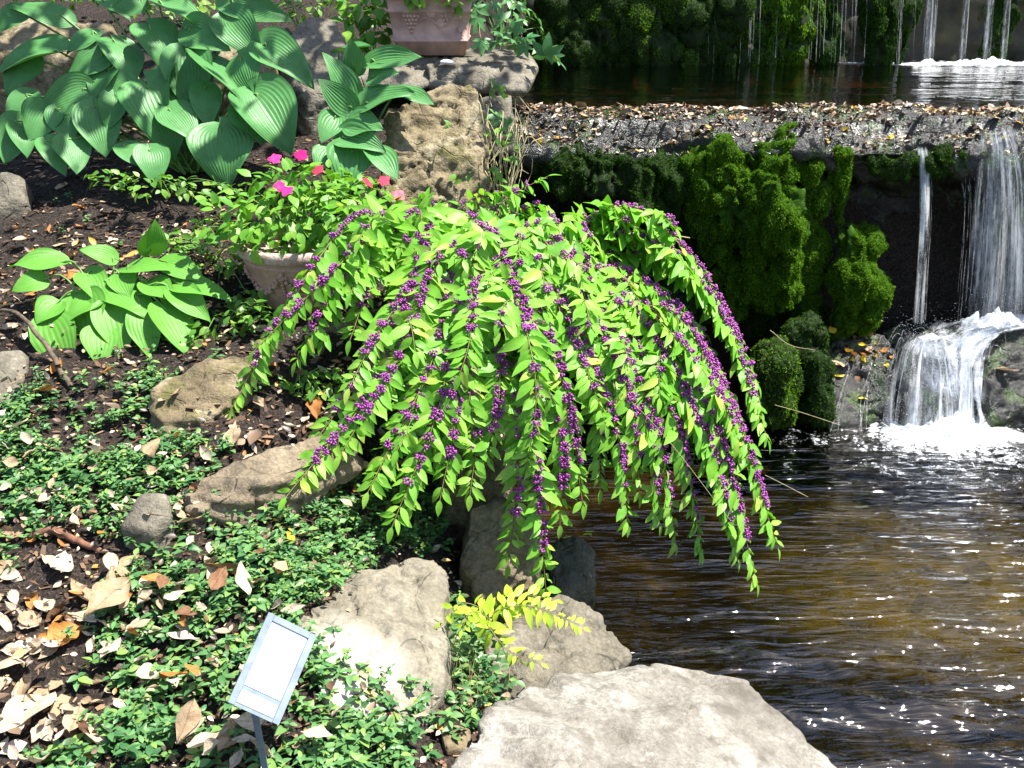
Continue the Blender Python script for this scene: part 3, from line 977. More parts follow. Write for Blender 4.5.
rock_px("wet_rock", "ledge rock taking the full force of the right waterfall", [(940, 325, 5.05), (985, 318, 5.08), (1050, 318, 5.08), (1060, 345, 4.95), (1000, 345, 4.93), (955, 350, 4.93)],
        M['rock_wet'], 0.25, 0.45, RB, vox=0.014, sm=3, amp=0.02, freq=7, seed=123)
rock_px("wet_rock", "dark mossy rock at the pool's edge right of the cascade", [(985, 355, 4.78), (1005, 342, 4.85), (1060, 345, 4.85), (1065, 400, 4.7), (1040, 425, 4.6), (990, 420, 4.62)],
        M['rock_wet'], 0.25, 0.15, RB, vox=0.014, sm=3, amp=0.02, freq=7, seed=124)
rock_px("wet_rock", "low wet rock in the shadow of the overhang behind the thin streams", [(880, 330, 5.15), (920, 318, 5.22), (950, 322, 5.2), (945, 345, 5.1), (890, 350, 5.08)],
        M['rock_wet'], 0.12, 0.35, RB, vox=0.014, sm=3, amp=0.02, freq=7, seed=125)

rock_px("wet_rock", "rounded wet rock at the far right end of the weir's foot", [(1080, 350, 4.8), (1110, 335, 4.9), (1180, 345, 4.9), (1190, 400, 4.7), (1150, 430, 4.6), (1090, 425, 4.62)],
        M['rock_wet'], 0.25, 0.15, RB, vox=0.016, sm=3, amp=0.03, freq=6, seed=126)

# ------------------------------------------------------------------ mossy wall behind the upper pool
wall = thing("mossy_wall", "tall dripping moss-covered rock wall behind the upper pool", "rock wall", (2.2, 8.3, 1.4))
gx = np.arange(-0.4, 6.0, 0.05)
gz = np.arange(1.2, 4.3, 0.05)
X, Zg = np.meshgrid(gx, gz, indexing='ij')
x, z = X.ravel(), Zg.ravel()
P = np.stack([x, 0 * x, z], 1)
yy = 8.25 + 0.16 * (z - 1.4) - 0.10 * fbm(P * np.array([1.6, 1, 2.0]), 4, 91) - 0.05 * fbm(P * 9, 3, 95)
V = np.stack([x, yy, z], 1)
wallF = grid_faces(len(gx), len(gz))
part("stone_face", V, wallF[:, ::-1], M['wallrock'], wall)
W, Q, Q3 = fuzz(V, wallF, 9000, 0.022, 3, 0.8, 0.08, keep=lambda p, n: (p[:, 2] < 2.7) & (fbm(p * 2.6, 3, 41) > 0.25))
part("moss_film", W, [Q, Q3], M['moss_dark'], wall)
rw = np.random.default_rng(14)
lump_px = [(540, 30, 20), (630, 32, 18), (705, 40, 20), (740, 20, 20), (730, 5, 22), (600, 70, 14), (560, 72, 12), (700, 72, 12), (565, 25, 24), (600, 20, 22), (575, 52, 26), (612, 45, 20), (640, 18, 26), (650, 48, 26), (690, 20, 24), (685, 55, 22), (720, 30, 20), (735, 58, 18), (545, 58, 16), (665, 70, 16), (620, 66, 16), (760, 62, 16),
           (555, 5, 20), (620, 0, 20), (670, -5, 22), (710, 2, 20), (590, -15, 24), (650, -25, 26)]
for i, (px, py, r_) in enumerate(lump_px):
    moss(wall, "moss_cushion", [sp(px, py, 7.93, r_, r_ * 0.9, r_ * 0.8), sp(px + rw.uniform(-8, 8), py + r_ * 0.6, 7.95, r_ * 0.8, r_ * 0.8)], 0.022, 22000, 0.013, M['moss_dark'] if i % 3 else M['moss'],
         M['moss_bed_dark'], 200 + i, None, 0.03, 6, 0.7)
for i, (px, w_, h_) in enumerate([(790, 30, 60), (825, 18, 55), (770, 14, 40), (880, 20, 60), (905, 14, 50), (1000, 16, 45)]):
    moss(wall, "hanging_moss", [sp(px, 20, 7.97, w_, h_, w_ * 0.6)], 0.025, 26000, 0.018, M['moss'] if i < 1 else M['moss_dark'], M['moss_bed_dark'], 230 + i, None, 0.05, 6, 2.0)


# ------------------------------------------------------------------ falling water
def strands(paths, rad, r, jit=0.01, n=24, sides=4):
    out = []
    for p in paths:
        P = spline(p, n)
        P = P + r.normal(0, jit, 3)
        wob = np.cumsum(r.normal(0, jit * 0.12, (n, 3)), axis=0)
        wob[:, 2] = 0
        rr_ = rad * r.uniform(0.5, 1.6) * (0.75 + 0.4 * np.sin(np.linspace(0, r.uniform(2, 9), n) + r.uniform(0, 6)))
        out.append(tube(P + wob, np.maximum(rr_, 0.0008), sides))
    return cat(out)


rf = np.random.default_rng(5)


def fall_path(x0, y0, Y0, x1, y1, Y1):
    a, b = at(x0, y0, Y0), at(x1, y1, Y1)
    pts = []
    for t in np.linspace(0, 1, 6):
        p = a + (b - a) * t
        p[2] = a[2] + (b[2] - a[2]) * (0.25 * t + 0.75 * t * t)
        pts.append(p)
    return pts


def sheet(L, Rr, nu, nv, seed, bulge=0.02, fold=0.012):
    """a hanging sheet between two flow lines; returns verts, faces, uv per vert, fade per vert"""
    A, B = spline(L, nv), spline(Rr, nv)
    u = np.linspace(0, 1, nu)
    V = A[:, None, :] * (1 - u)[None, :, None] + B[:, None, :] * u[None, :, None]
    wdt = np.linalg.norm(B - A, axis=1).mean()
    ln = np.linalg.norm(np.diff(A, axis=0), axis=1).sum()
    v = np.linspace(0, 1, nv)
    U, W = np.meshgrid(u, v)
    q = np.stack([U.ravel() * wdt * 28, W.ravel() * ln * 1.6, 0 * U.ravel()], 1)
    nz = fbm(q, 3, seed).reshape(nv, nu)
    V = V.copy()
    V[:, :, 1] -= fold * nz + bulge * np.sin(U * math.pi)
    V[:, :, 0] += 0.5 * fold * fbm(q + 9.1, 3, seed + 5).reshape(nv, nu)
    fade = np.clip(np.sin(U * math.pi) * 2.2, 0, 1) * smooth(0, 0.06, W) * (0.35 + 0.65 * smooth(1.0, 0.9, W))
    uv = np.stack([U.ravel() * wdt + seed * 1.37, W.ravel() * ln], 1)
    return V.reshape(-1, 3), grid_faces(nv, nu), uv, fade.ravel()


def water_sheets(name, parent, specs, mat):
    Vs, Fs, us, fs, o = [], [], [], [], 0
    for sp_ in specs:
        V, F, uv, fd = sheet(*sp_)
        Vs.append(V)
        Fs.append(F + o)
        us.append(uv)
        fs.append(fd)
        o += len(V)
    ob = part(name, np.concatenate(Vs), np.concatenate(Fs), mat, parent)
    me = ob.data
    uv = np.concatenate(us)
    lay = me.uv_layers.new(name="flow")
    vi = np.empty(len(me.loops), np.int32)
    me.loops.foreach_get("vertex_index", vi)
    lay.data.foreach_set("uv", uv[vi].astype(np.float32).ravel())
    a_ = me.attributes.new("fade", 'FLOAT', 'POINT')
    a_.data.foreach_set("value", np.concatenate(fs).astype(np.float32))
    return ob


def sheet_mat(name, lo, hi, fine=170.0, clump=40.0, vs_=3.0, top=0.9):
    m = NT(name)
    uvn = m.n("UVMap", uv_map="flow").outputs[0]
    a1 = m.noise(m.n("Mapping", {"Vector": uvn, "Scale": (fine, vs_, 1)}).outputs[0], 1.0, 3.0, 0.6)
    a2 = m.noise(m.n("Mapping", {"Vector": uvn, "Scale": (clump, vs_ * 0.6, 1)}).outputs[0], 1.0, 2.0, 0.5)
    a3 = m.noise(m.n("Mapping", {"Vector": uvn, "Scale": (fine * 0.6, vs_ * 9, 1)}).outputs[0], 1.0, 3.0, 0.65)
    f = m.math('ADD', m.math('MULTIPLY', a1, 0.45), m.math('MULTIPLY', a2, 0.65))
    f = m.math('ADD', f, m.math('MULTIPLY', m.math('SUBTRACT', a3, 0.5), 0.25))
    f = m.ramp(f, [(lo, 0.03), (hi, top)])
    f = m.math('MULTIPLY', f, m.n("Attribute", attribute_name="fade").outputs["Fac"], True)
    di = m.bsdf((0.93, 0.94, 0.94), 0.2, 0.6)
    tl = m.n("BsdfTranslucent", {"Color": (0.93, 0.95, 0.96, 1)}).outputs[0]
    wsh = m.n("MixShader", {0: 0.5, 1: di, 2: tl}).outputs[0]
    tr = m.n("BsdfTransparent", {"Color": (0.97, 0.98, 1, 1)}).outputs[0]
    return m.done(m.n("MixShader", {0: f, 1: tr, 2: wsh}).outputs[0])


M['sheet'] = sheet_mat("falling_water_sheet", 0.53, 0.80, 150.0, 34.0, 3.5, 0.85)
M['sheet_broken'] = sheet_mat("broken_white_water", 0.52, 0.74, 70.0, 26.0, 12.0, 0.95)
M['sheet_white'] = sheet_mat("white_water_sheet", 0.44, 0.68, 120.0, 30.0, 6.0, 0.95)
wf = thing("waterfall", "white waterfall pouring over the right of the weir onto rocks", "waterfall", at(985, 140, 5.05))


def fp(*a):
    return fall_path(*a)


water_sheets("main_stream", wf, [
    (fp(976, 132, 5.07, 958, 316, 4.95), fp(1012, 126, 5.08, 1034, 316, 4.92), 40, 30, 1),
    (fp(982, 130, 5.09, 972, 318, 4.92), fp(1010, 126, 5.09, 1022, 318, 4.9), 36, 30, 2),
    (fp(990, 128, 5.1, 980, 318, 4.90), fp(1006, 126, 5.1, 1004, 318, 4.88), 24, 30, 3),
    (fp(1000, 128, 5.1, 1000, 318, 4.94), fp(1016, 126, 5.1, 1040, 318, 4.92), 24, 30, 4)], M['sheet'])
water_sheets("side_stream", wf, [(fp(917, 146, 5.06, 911, 322, 4.99), fp(927, 146, 5.06, 923, 322, 4.98), 14, 30, 5), (fp(919, 148, 5.07, 913, 322, 4.97), fp(923, 146, 5.07, 917, 322, 4.96), 10, 30, 6)], M['sheet_white'])
ps = []
for i in range(16):
    xx = rf.uniform(925, 1024)
    ps.append(fall_path(xx, 155 + rf.uniform(0, 30), 5.07, xx - rf.uniform(2, 9), rf.uniform(290, 325), 4.98))
for i in range(6):
    xx = rf.uniform(845, 905)
    ps.append([at(xx, rf.uniform(345, 372), 4.86), at(xx - rf.uniform(2, 12), rf.uniform(385, 400), 4.72), at(xx - rf.uniform(6, 22), 430, 4.58)])
V, F = strands(ps, 0.0016, rf, 0.006)
part("thin_dribble", V, F, M['fall'], wf)

casc = thing("cascade", "foaming white cascade tumbling from the ledge rock into the pool", "cascade", atz(945, 435, 0))
A3 = lambda pts: [at(*q) for q in pts]
water_sheets("right_stream", casc, [
    (A3([(1040, 328, 4.92), (1000, 336, 4.89), (976, 352, 4.84), (974, 390, 4.7), (976, 436, 4.56)]), A3([(1040, 312, 4.99), (1000, 314, 4.97), (964, 326, 4.93), (957, 380, 4.74), (954, 436, 4.58)]), 34, 40, 11, 0.01, 0.02),
    (A3([(1040, 326, 4.9), (1000, 334, 4.87), (972, 350, 4.82), (970, 390, 4.68), (972, 436, 4.54)]), A3([(1040, 314, 4.97), (1000, 317, 4.95), (966, 332, 4.91), (960, 380, 4.72), (958, 436, 4.56)]), 30, 40, 12, 0.01, 0.02)], M['sheet_white'])
water_sheets("left_stream", casc, [
    (A3([(950, 336, 4.9), (960, 352, 4.82), (966, 390, 4.7), (968, 436, 4.56)]), A3([(908, 332, 4.93), (893, 348, 4.83), (884, 385, 4.69), (880, 434, 4.58)]), 60, 40, 13, 0.03, 0.045),
    (A3([(944, 334, 4.88), (952, 352, 4.79), (956, 392, 4.67), (960, 436, 4.54)]), A3([(912, 331, 4.91), (904, 346, 4.81), (902, 385, 4.67), (898, 436, 4.56)]), 46, 40, 14, 0.03, 0.05)], M['sheet'])
water_sheets("broken_water", casc, [
    (A3([(1010, 326, 4.93), (992, 345, 4.85), (988, 390, 4.7), (1000, 438, 4.54)]), A3([(950, 330, 4.92), (940, 350, 4.83), (930, 390, 4.68), (915, 438, 4.54)]), 60, 40, 15, 0.03, 0.06),
    (A3([(1040, 320, 4.97), (1010, 330, 4.9), (990, 360, 4.78), (985, 400, 4.66)]), A3([(940, 322, 4.95), (925, 334, 4.9), (915, 352, 4.82), (925, 390, 4.68)]), 60, 40, 16, 0.02, 0.06)], M['sheet_broken'])
ps = []
for i in range(46):
    a0 = at(rf.uniform(905, 990), rf.uniform(325, 350), 4.86)
    dirx = rf.normal(-0.03, 0.09)
    fall = rf.uniform(0.05, 0.28)
    ps.append([a0, a0 + np.array([dirx * 0.5, -0.04, 0.015]), a0 + np.array([dirx, -0.09, -fall])])
V, F = strands(ps, 0.0016, rf, 0.01, 14)
part("flying_spray", V, F, M['fall'], casc)


def foam_lumps(centres, n, sx, sz, rr_, r):
    pieces_c, pieces_r = [], []
    for (px, py, Y) in centres:
        c = at(px, py, Y)
        for i in range(n):
            pieces_c.append(c + r.normal(0, 1, 3) * np.array([sx, sx * 0.6, sz]))
            pieces_r.append(rr_ * r.uniform(0.4, 1.3))
    Mx = np.eye(3)[None] * np.array(pieces_r)[:, None, None]
    Mx = Mx * np.array([1.2, 1.0, 0.75])[None, None, :]
    return inst(ICO1[0], ICO1[1], Mx, np.array(pieces_c))


m = NT("soft_foam")
v = m.coord()
nz = m.noise(v, 38.0, 5.0, 0.72, 0.6)
fa = m.n("Attribute", attribute_name="fade").outputs["Fac"]
ff = m.ramp(m.math('ADD', m.math('MULTIPLY', nz, 0.7), m.math('MULTIPLY', fa, 0.75)), [(0.62, 0.0), (0.92, 1.0)])
fd = m.bsdf((0.93, 0.94, 0.95), 0.5, 0.3, m.bump(nz, 0.7, 0.012))
tl = m.n("BsdfTranslucent", {"Color": (0.93, 0.95, 0.97, 1)}).outputs[0]
fs = m.n("MixShader", {0: 0.4, 1: fd, 2: tl}).outputs[0]
M['softfoam'] = m.done(m.n("MixShader", {0: ff, 1: m.n("BsdfTransparent").outputs[0], 2: fs}).outputs[0])


def foam_mound(parent, c, rx, ry, hgt, seed, rough=0.5, n=60):
    gx_, gy_ = np.linspace(-1, 1, n), np.linspace(-1, 1, n)
    A, B = np.meshgrid(gx_, gy_, indexing='ij')
    rr_ = np.hypot(A, B)
    P = np.stack([A.ravel() * rx, B.ravel() * ry, 0 * A.ravel()], 1)
    nz_ = fbm(P * 22, 5, seed, 0.6).reshape(n, n)
    lump = fbm(P * 7, 3, seed + 4).reshape(n, n)
    env = np.exp(-(rr_ * 1.7) ** 2)
    z_ = hgt * env * (1 + 0.5 * lump + rough * nz_) + 0.004
    V = np.stack([c[0] + P[:, 0], c[1] + P[:, 1], c[2] + z_.ravel()], 1)
    ob = part("foam_heap", V, grid_faces(n, n), M['softfoam'], parent)
    a_ = ob.data.attributes.new("fade", 'FLOAT', 'POINT')
    a_.data.foreach_set("value", np.clip(1.15 * np.exp(-(rr_ * 1.45) ** 2) - 0.12, 0, 1).astype(np.float32).ravel())


foam_mound(casc, atz(958, 434, 0.0), 0.27, 0.17, 0.06, 1, 0.9, 90)
foam_mound(casc, atz(912, 434, 0.0), 0.20, 0.12, 0.03, 2, 0.9, 70)
foam_mound(casc, atz(1000, 438, 0.0), 0.24, 0.14, 0.02, 5, 0.8, 70)
foam_mound(casc, at(990, 326, 4.93) - ZUP * 0.01, 0.28, 0.12, 0.05, 3, 0.9)
foam_mound(casc, at(930, 338, 4.89) - ZUP * 0.01, 0.10, 0.06, 0.02, 4)
V, F = foam_lumps([(935, 370, 4.75), (960, 410, 4.6), (1000, 300, 4.95), (920, 330, 4.9), (950, 340, 4.85), (900, 410, 4.65)], 260, 0.08, 0.06, 0.0011, rf)
part("spray_drops", V, F, M['foam'], casc)

uf = thing("waterfall", "row of white streams falling down the mossy wall into the upper pool", "waterfall", at(970, 62, 8.0))
for (xa, xb, wd, n_) in ((932, 928, 5, 40), (967, 962, 2.5, 24), (992, 985, 3.5, 34), (1008, 1003, 2.5, 24), (1040, 1034, 6, 40)):
    water_sheets("stream", uf, [(fp(xa - wd, -70, 8.0, xb - wd * 1.5, 63, 7.84), fp(xa + wd, -70, 8.0, xb + wd * 1.3, 63, 7.84), 12, 24, n_), (fp(xa - wd * 0.6, -70, 7.98, xb - wd * 0.8, 63, 7.82), fp(xa + wd * 0.5, -70, 7.98, xb + wd * 0.6, 63, 7.82), 10, 24, n_ + 1)], M['sheet'])
ps = []
for i in range(34):
    xx = rf.uniform(700, 930)
    ps.append(fall_path(xx, -60, 7.92, xx - rf.uniform(-1, 3), rf.uniform(55, 66), 7.84))
V, F = strands(ps, 0.0022, rf, 0.01, 20)
part("thin_dribbles", V, F, M['fall'], uf)
for k_, (fx_, w_) in enumerate(((930, 0.2), (962, 0.22), (985, 0.3), (1008, 0.26), (1040, 0.3))):
    foam_mound(uf, np.array([at(fx_, 62, 7.8)[0], 7.8, 1.395]), w_, 0.18, 0.028 + 0.012 * (k_ == 2), 20 + k_, 0.8)

# ------------------------------------------------------------------ woodland beyond the wall (seen in the water)
rw = np.random.default_rng(8)
n = 15000
C = rw.normal(0, 1, (70, 3)) * np.array([5.5, 0.9, 1.2]) + np.array([1.5, 11.2, 3.9])
ci = rw.integers(0, 70, n)
P = C[ci] + rw.normal(0, 0.75, (n, 3))
P[:, 1] = np.maximum(P[:, 1], 10.2)
T_, F_ = leaf_tpl(0.6, 0.2, 0.2, 3)
fr = frames(rw.normal(0, 1, (n, 3)), rw.normal(0, 1, (n, 3)) + ZUP) * rw.uniform(0.2, 0.42, (n, 1, 1))
V, F = inst(T_, F_, fr, P)
solo("woodland", V, F, M['wood'], "dark leafy wood above the mossy wall", None, None, 'stuff', base=np.array([1.5, 11.2, 1.5]))

n = 620
C = rw.uniform(-1, 1, (22, 3)) * np.array([1.25, 0.9, 0.35]) + np.array([-0.2, 4.75, 4.0])
P = C[rw.integers(0, 22, n)] + rw.normal(0, 0.16, (n, 3))
fr = frames(rw.normal(0, 1, (n, 3)), rw.normal(0, 0.7, (n, 3)) + ZUP) * rw.uniform(0.10, 0.17, (n, 1, 1))
V, F = inst(T_, F_, fr, P)
solo("tree_foliage", V, F, M['wood'], "leafy tree branches reaching over the top of the bank", None, None, 'stuff', base=np.array([-0.2, 4.75, 3.5]))

# ------------------------------------------------------------------ beautyberry bush
ROOT = at(455, 352, 3.5)
ROOT[2] = hz(ROOT[0], ROOT[1]) - 0.02
bush = thing("beautyberry_bush", "arching beautyberry bush with lime leaves and rows of purple berries over the pool", "bush", ROOT)
BP = [
    (372, 215, 3.3, 300, 285, 3.05, 228, 415, 2.86, 1.0), (395, 222, 3.3, 325, 280, 3.05, 255, 350, 2.92, 0.8), (385, 240, 3.28, 335, 290, 3.05, 296, 362, 2.95, 0.7),
    (430, 240, 3.25, 385, 370, 2.85, 286, 497, 2.5, 0.9), (440, 250, 3.2, 405, 345, 2.88, 340, 455, 2.62, 1.0), (450, 260, 3.2, 443, 390, 2.8, 392, 527, 2.56, 0.9),
    (462, 260, 3.2, 458, 400, 2.8, 440, 500, 2.64, 1.0), (480, 250, 3.2, 470, 350, 2.88, 425, 445, 2.72, 1.0), (490, 250, 3.2, 520, 430, 2.8, 508, 565, 2.72, 0.9),
    (500, 260, 3.2, 532, 430, 2.8, 546, 592, 2.72, 1.0), (480, 225, 3.3, 535, 345, 2.9, 528, 480, 2.76, 1.2), (500, 230, 3.3, 560, 370, 2.9, 583, 505, 2.8, 1.2),
    (520, 235, 3.3, 592, 385, 2.95, 600, 490, 2.86, 1.0), (540, 245, 3.3, 625, 385, 2.95, 640, 495, 2.9, 1.0), (560, 270, 3.3, 648, 400, 2.96, 676, 545, 2.95, 0.9),
    (580, 290, 3.3, 668, 400, 3.0, 702, 555, 2.95, 1.0), (600, 300, 3.3, 700, 420, 3.0, 738, 560, 2.92, 1.1), (610, 290, 3.35, 708, 410, 3.04, 757, 584, 2.9, 1.3),
    (600, 280, 3.4, 720, 390, 3.1, 778, 548, 2.95, 1.2), (620, 235, 3.5, 712, 300, 3.3, 768, 440, 3.1, 1.3), (610, 208, 3.55, 695, 262, 3.4, 758, 385, 3.2, 1.3),
    (600, 265, 3.45, 690, 330, 3.2, 748, 470, 3.0, 1.2), (560, 250, 3.4, 650, 330, 3.15, 720, 480, 3.0, 0.9), (420, 215, 3.4, 380, 260, 3.2, 350, 340, 3.0, 0.9),
    (430, 225, 3.35, 420, 300, 3.05, 372, 400, 2.8, 0.9), (470, 215, 3.4, 490, 290, 3.1, 500, 400, 2.85, 0.7), (540, 215, 3.5, 590, 290, 3.2, 620, 400, 3.0, 0.8),
    (450, 235, 3.3, 425, 420, 2.8, 405, 480, 2.65, 0.9), (520, 255, 3.3, 575, 330, 3.05, 610, 440, 2.9, 0.9), (590, 300, 3.3, 640, 350, 3.1, 660, 440, 3.0, 0.7),
    (600, 285, 3.4, 700, 345, 3.2, 757, 470, 3.05, 1.2), (590, 270, 3.45, 670, 300, 3.3, 735, 400, 3.15, 1.0), (575, 265, 3.4, 640, 300, 3.25, 690, 390, 3.1, 0.8), (410, 225, 3.35, 352, 275, 3.15, 322, 340, 3.0, 0.8),
    (470, 260, 3.2, 480, 400, 2.85, 470, 495, 2.7, 0.9), (455, 255, 3.2, 420, 380, 2.85, 368, 492, 2.6, 1.0), (435, 250, 3.22, 380, 350, 2.9, 316, 440, 2.7, 1.0), (510, 260, 3.2, 560, 420, 2.85, 560, 525, 2.78, 1.0),
    (530, 260, 3.2, 610, 410, 2.9, 628, 525, 2.88, 1.0), (490, 260, 3.2, 500, 380, 2.85, 484, 470, 2.75, 0.9), (545, 270, 3.25, 640, 400, 2.95, 660, 525, 2.92, 1.0), (440, 260, 3.2, 430, 390, 2.83, 410, 505, 2.62, 0.9),
    # upright and level shoots along the top
    (470, 240, 3.5, 505, 200, 3.5, 548, 176, 3.52, 0.6), (490, 235, 3.5, 540, 205, 3.55, 560, 225, 3.5, 0.5), (440, 235, 3.45, 430, 205, 3.5, 395, 195, 3.5, 0.6),
    (430, 240, 3.4, 385, 215, 3.4, 335, 205, 3.35, 0.8), (460, 230, 3.5, 470, 200, 3.52, 515, 190, 3.5, 0.9), (560, 255, 3.5, 590, 215, 3.6, 640, 208, 3.6, 0.6),
    (500, 240, 3.45, 560, 255, 3.4, 620, 290, 3.3, 0.3), (450, 240, 3.4, 400, 250, 3.3, 350, 262, 3.2, 0.3), (470, 250, 3.35, 480, 270, 3.2, 470, 310, 3.0, 0.3),
    (540, 260, 3.4, 600, 245, 3.5, 668, 236, 3.5, 0.4),
]
rb = np.random.default_rng(12)
paths = []
for b in BP:
    paths.append((b, 1.0))
main = list(range(3, 30)) + [3, 4, 5, 6, 7, 27, 3, 4, 5, 24, 23, 1, 0]
for i in range(40):
    a, c = BP[rb.choice(main)], None
    cand = [q for q in BP[:30] if abs(q[6] - a[6]) + abs(q[7] - a[7]) < 130 and q is not a]
    c = cand[rb.integers(len(cand))] if cand else a
    t = rb.uniform(0.2, 0.8)
    q = np.array(a) * (1 - t) + np.array(c) * t
    q[[0, 1, 3, 4, 6, 7]] += rb.normal(0, 9, 6)
    q[[2, 5, 8]] += rb.normal(0.03, 0.05, 3)
    q[9] = rb.uniform(0.3, 1.0)
    paths.append((tuple(q), rb.uniform(0.72, 1.0)))

LT = [leaf_tpl(0.40, 0.22, 0.16, 5, 1.0, 0.8), leaf_tpl(0.36, 0.35, 0.30, 5, 1.0, 0.78), leaf_tpl(0.44, 0.12, 0.05, 5, 1.0, 0.8, 0.25)]


def shoot(parent, P0, r, dens, lmax, leafmat, berry=True, name="branch", start=0.3, twig=None, step=0.026, hang=0.36, outc=None, rad=0.0032, sides=0):
    P, L = resample(P0, 0.012)
    n = len(P)
    T = unit(np.gradient(P, axis=0))
    org = outc if outc is not None else ROOT
    segs = [(P, T, L, True)]
    for _ in range(sides):
        k = int(r.uniform(0.3, 0.66) * (n - 1))
        out = P[k] - org
        out[2] = 0
        nrm = unit(unit(out) * 0.6 + ZUP)
        sd = unit(np.cross(T[k], nrm)) * (1 if r.random() < 0.5 else -1)
        ln = r.uniform(0.09, 0.2)
        d0 = unit(sd * r.uniform(0.5, 1.0) + T[k] * 0.6 + nrm * r.uniform(0.1, 0.9))
        q = spline([P[k], P[k] + d0 * ln * 0.5, P[k] + d0 * ln * 0.9 + T[k] * ln * 0.15 - ZUP * ln * 0.35], 16)
        q, l2 = resample(q, 0.012)
        segs.append((q, unit(np.gradient(q, axis=0)), l2, False))
    V, F = cat([tube(q, np.linspace(rad if mn else rad * 0.5, rad * 0.3, len(q)), 5) for q, _, _, mn in segs])
    br = part(name, V, F[0] if len(F) == 1 else np.concatenate(F), twig or M['twig'], parent)
    groups = [[], [], []]
    bc, brd = [], []
    for P, T, L, mn in segs:
        n = len(P)
        s = (start if mn else 0.2) * L
        while s < L - 0.004:
            k = min(n - 1, int(s / L * (n - 1)))
            p, t = P[k], T[k]
            u = s / L
            out = p - org
            out[2] = 0
            nrm = unit(unit(out) * 0.75 + ZUP * 0.9 + r.normal(0, 0.22, 3))
            if np.linalg.norm(np.cross(t, nrm)) < 0.25:
                nrm = unit(nrm + ZUP * 0.5 + FWD * -0.3)
            side = unit(np.cross(t, nrm))
            ln = lmax * (1.0 if mn else 0.78) * (1.0 - 0.55 * max(0, (u - 0.55) / 0.45)) * r.uniform(0.62, 1.15)
            for sgn in (1, -1):
                if r.random() < 0.10:
                    continue
                ax = side * sgn * r.uniform(0.6, 1.1) + t * r.uniform(0.1, 0.7) - ZUP * hang * r.uniform(0.3, 1.5) + r.normal(0, 0.13, 3)
                nn = nrm + side * sgn * 0.25 + r.normal(0, 0.3, 3)
                groups[r.integers(3)].append((p + side * sgn * 0.003, ax, nn, ln))
            if berry and ((mn and 0.40 < u < 0.93 and r.random() < 0.85 * min(1.15, dens)) or (not mn and u > 0.4 and r.random() < 0.3 * dens)):
                for sgn in (1, -1):
                    if r.random() < 0.2:
                        continue
                    c = p + nrm * 0.009 + side * sgn * r.uniform(0.005, 0.011)
                    m_ = int(r.integers(9, 16) * (0.65 + 0.35 * dens))
                    bc.append(c + unit(r.normal(0, 1, (m_, 3))) * r.uniform(0.0045, 0.0100, (m_, 1)))
                    brd.append(r.uniform(0.0028, 0.0043, m_))
            s += step * (1.0 - 0.4 * u) * r.uniform(0.75, 1.25)
        tip = P[-1]
        groups[0].append((tip, T[-1] - ZUP * 0.3, unit(tip - ROOT) + ZUP, lmax * 0.45))
    ps = []
    for gi, gl in enumerate(groups):
        if gl:
            pos = np.array([g_[0] for g_ in gl])
            fr = frames(np.array([g_[1] for g_ in gl]), np.array([g_[2] for g_ in gl])) * np.array([g_[3] for g_ in gl])[:, None, None]
            ps.append(inst(LT[gi][0], LT[gi][1], fr, pos))
    V, F = cat(ps)
    part("leaves", V, F, leafmat, br)
    if bc:
        bc, brd = np.concatenate(bc), np.concatenate(brd)
        V, F = inst(ICO1[0], ICO1[1], np.eye(3)[None] * brd[:, None, None], bc)
        part("berries", V, F, M['berry'], br)
    return br


for b, cut in paths:
    a, m_, t = at(*b[0:3]), at(*b[3:6]), at(*b[6:9])
    r0 = ROOT + np.array([rb.normal(0, 0.04), rb.normal(0, 0.04), 0])
    mid0 = r0 * 0.55 + a * 0.45 + np.array([0, 0, 0.05])
    P0 = spline([r0, mid0, a, m_, t], 70)
    P0 = P0[:int(70 * cut)]
    shoot(bush, P0, rb, b[9], 0.108, M['bush'], sides=int(rb.integers(1, 5)))
# the pale bare arching stem near the top
P0 = spline([at(545, 272, 3.42), at(575, 250, 3.48), at(610, 238, 3.52), at(650, 232, 3.52), at(690, 238, 3.5)], 30)
V, F = tube(P0, np.linspace(0.006, 0.002, 30), 6)
part("bare_stem", V, F, M['palestem'], bush)
for (a, b, c) in (((540, 320, 3.0), (650, 420, 2.9), (730, 520, 2.85)), ((770, 330, 3.2), (790, 345, 3.15), (815, 350, 3.12)), ((775, 405, 3.1), (800, 412, 3.08), (840, 425, 3.05)), ((765, 475, 3.05), (785, 485, 3.0), (808, 497, 2.98))):
    P0 = spline([at(*a), at(*b), at(*c)], 20)
    V, F = tube(P0, 0.0007, 4)
    part("dry_stem", V, F, M['palestem'], bush)
V, F = cat([tube(spline([ROOT + np.array([dx, dy, -0.1]), ROOT + np.array([dx * 1.5, dy * 1.4, 0.12]), ROOT + np.array([dx * 3.2, dy * 2.5, 0.3])], 12), np.linspace(0.011, 0.005, 12), 6)
            for dx, dy in ((0.03, -0.03), (-0.05, -0.02), (0.05, 0.02), (0.0, 0.05), (-0.02, -0.06), (0.07, -0.05))])
part("trunk", V, F, M['bark'], bush)

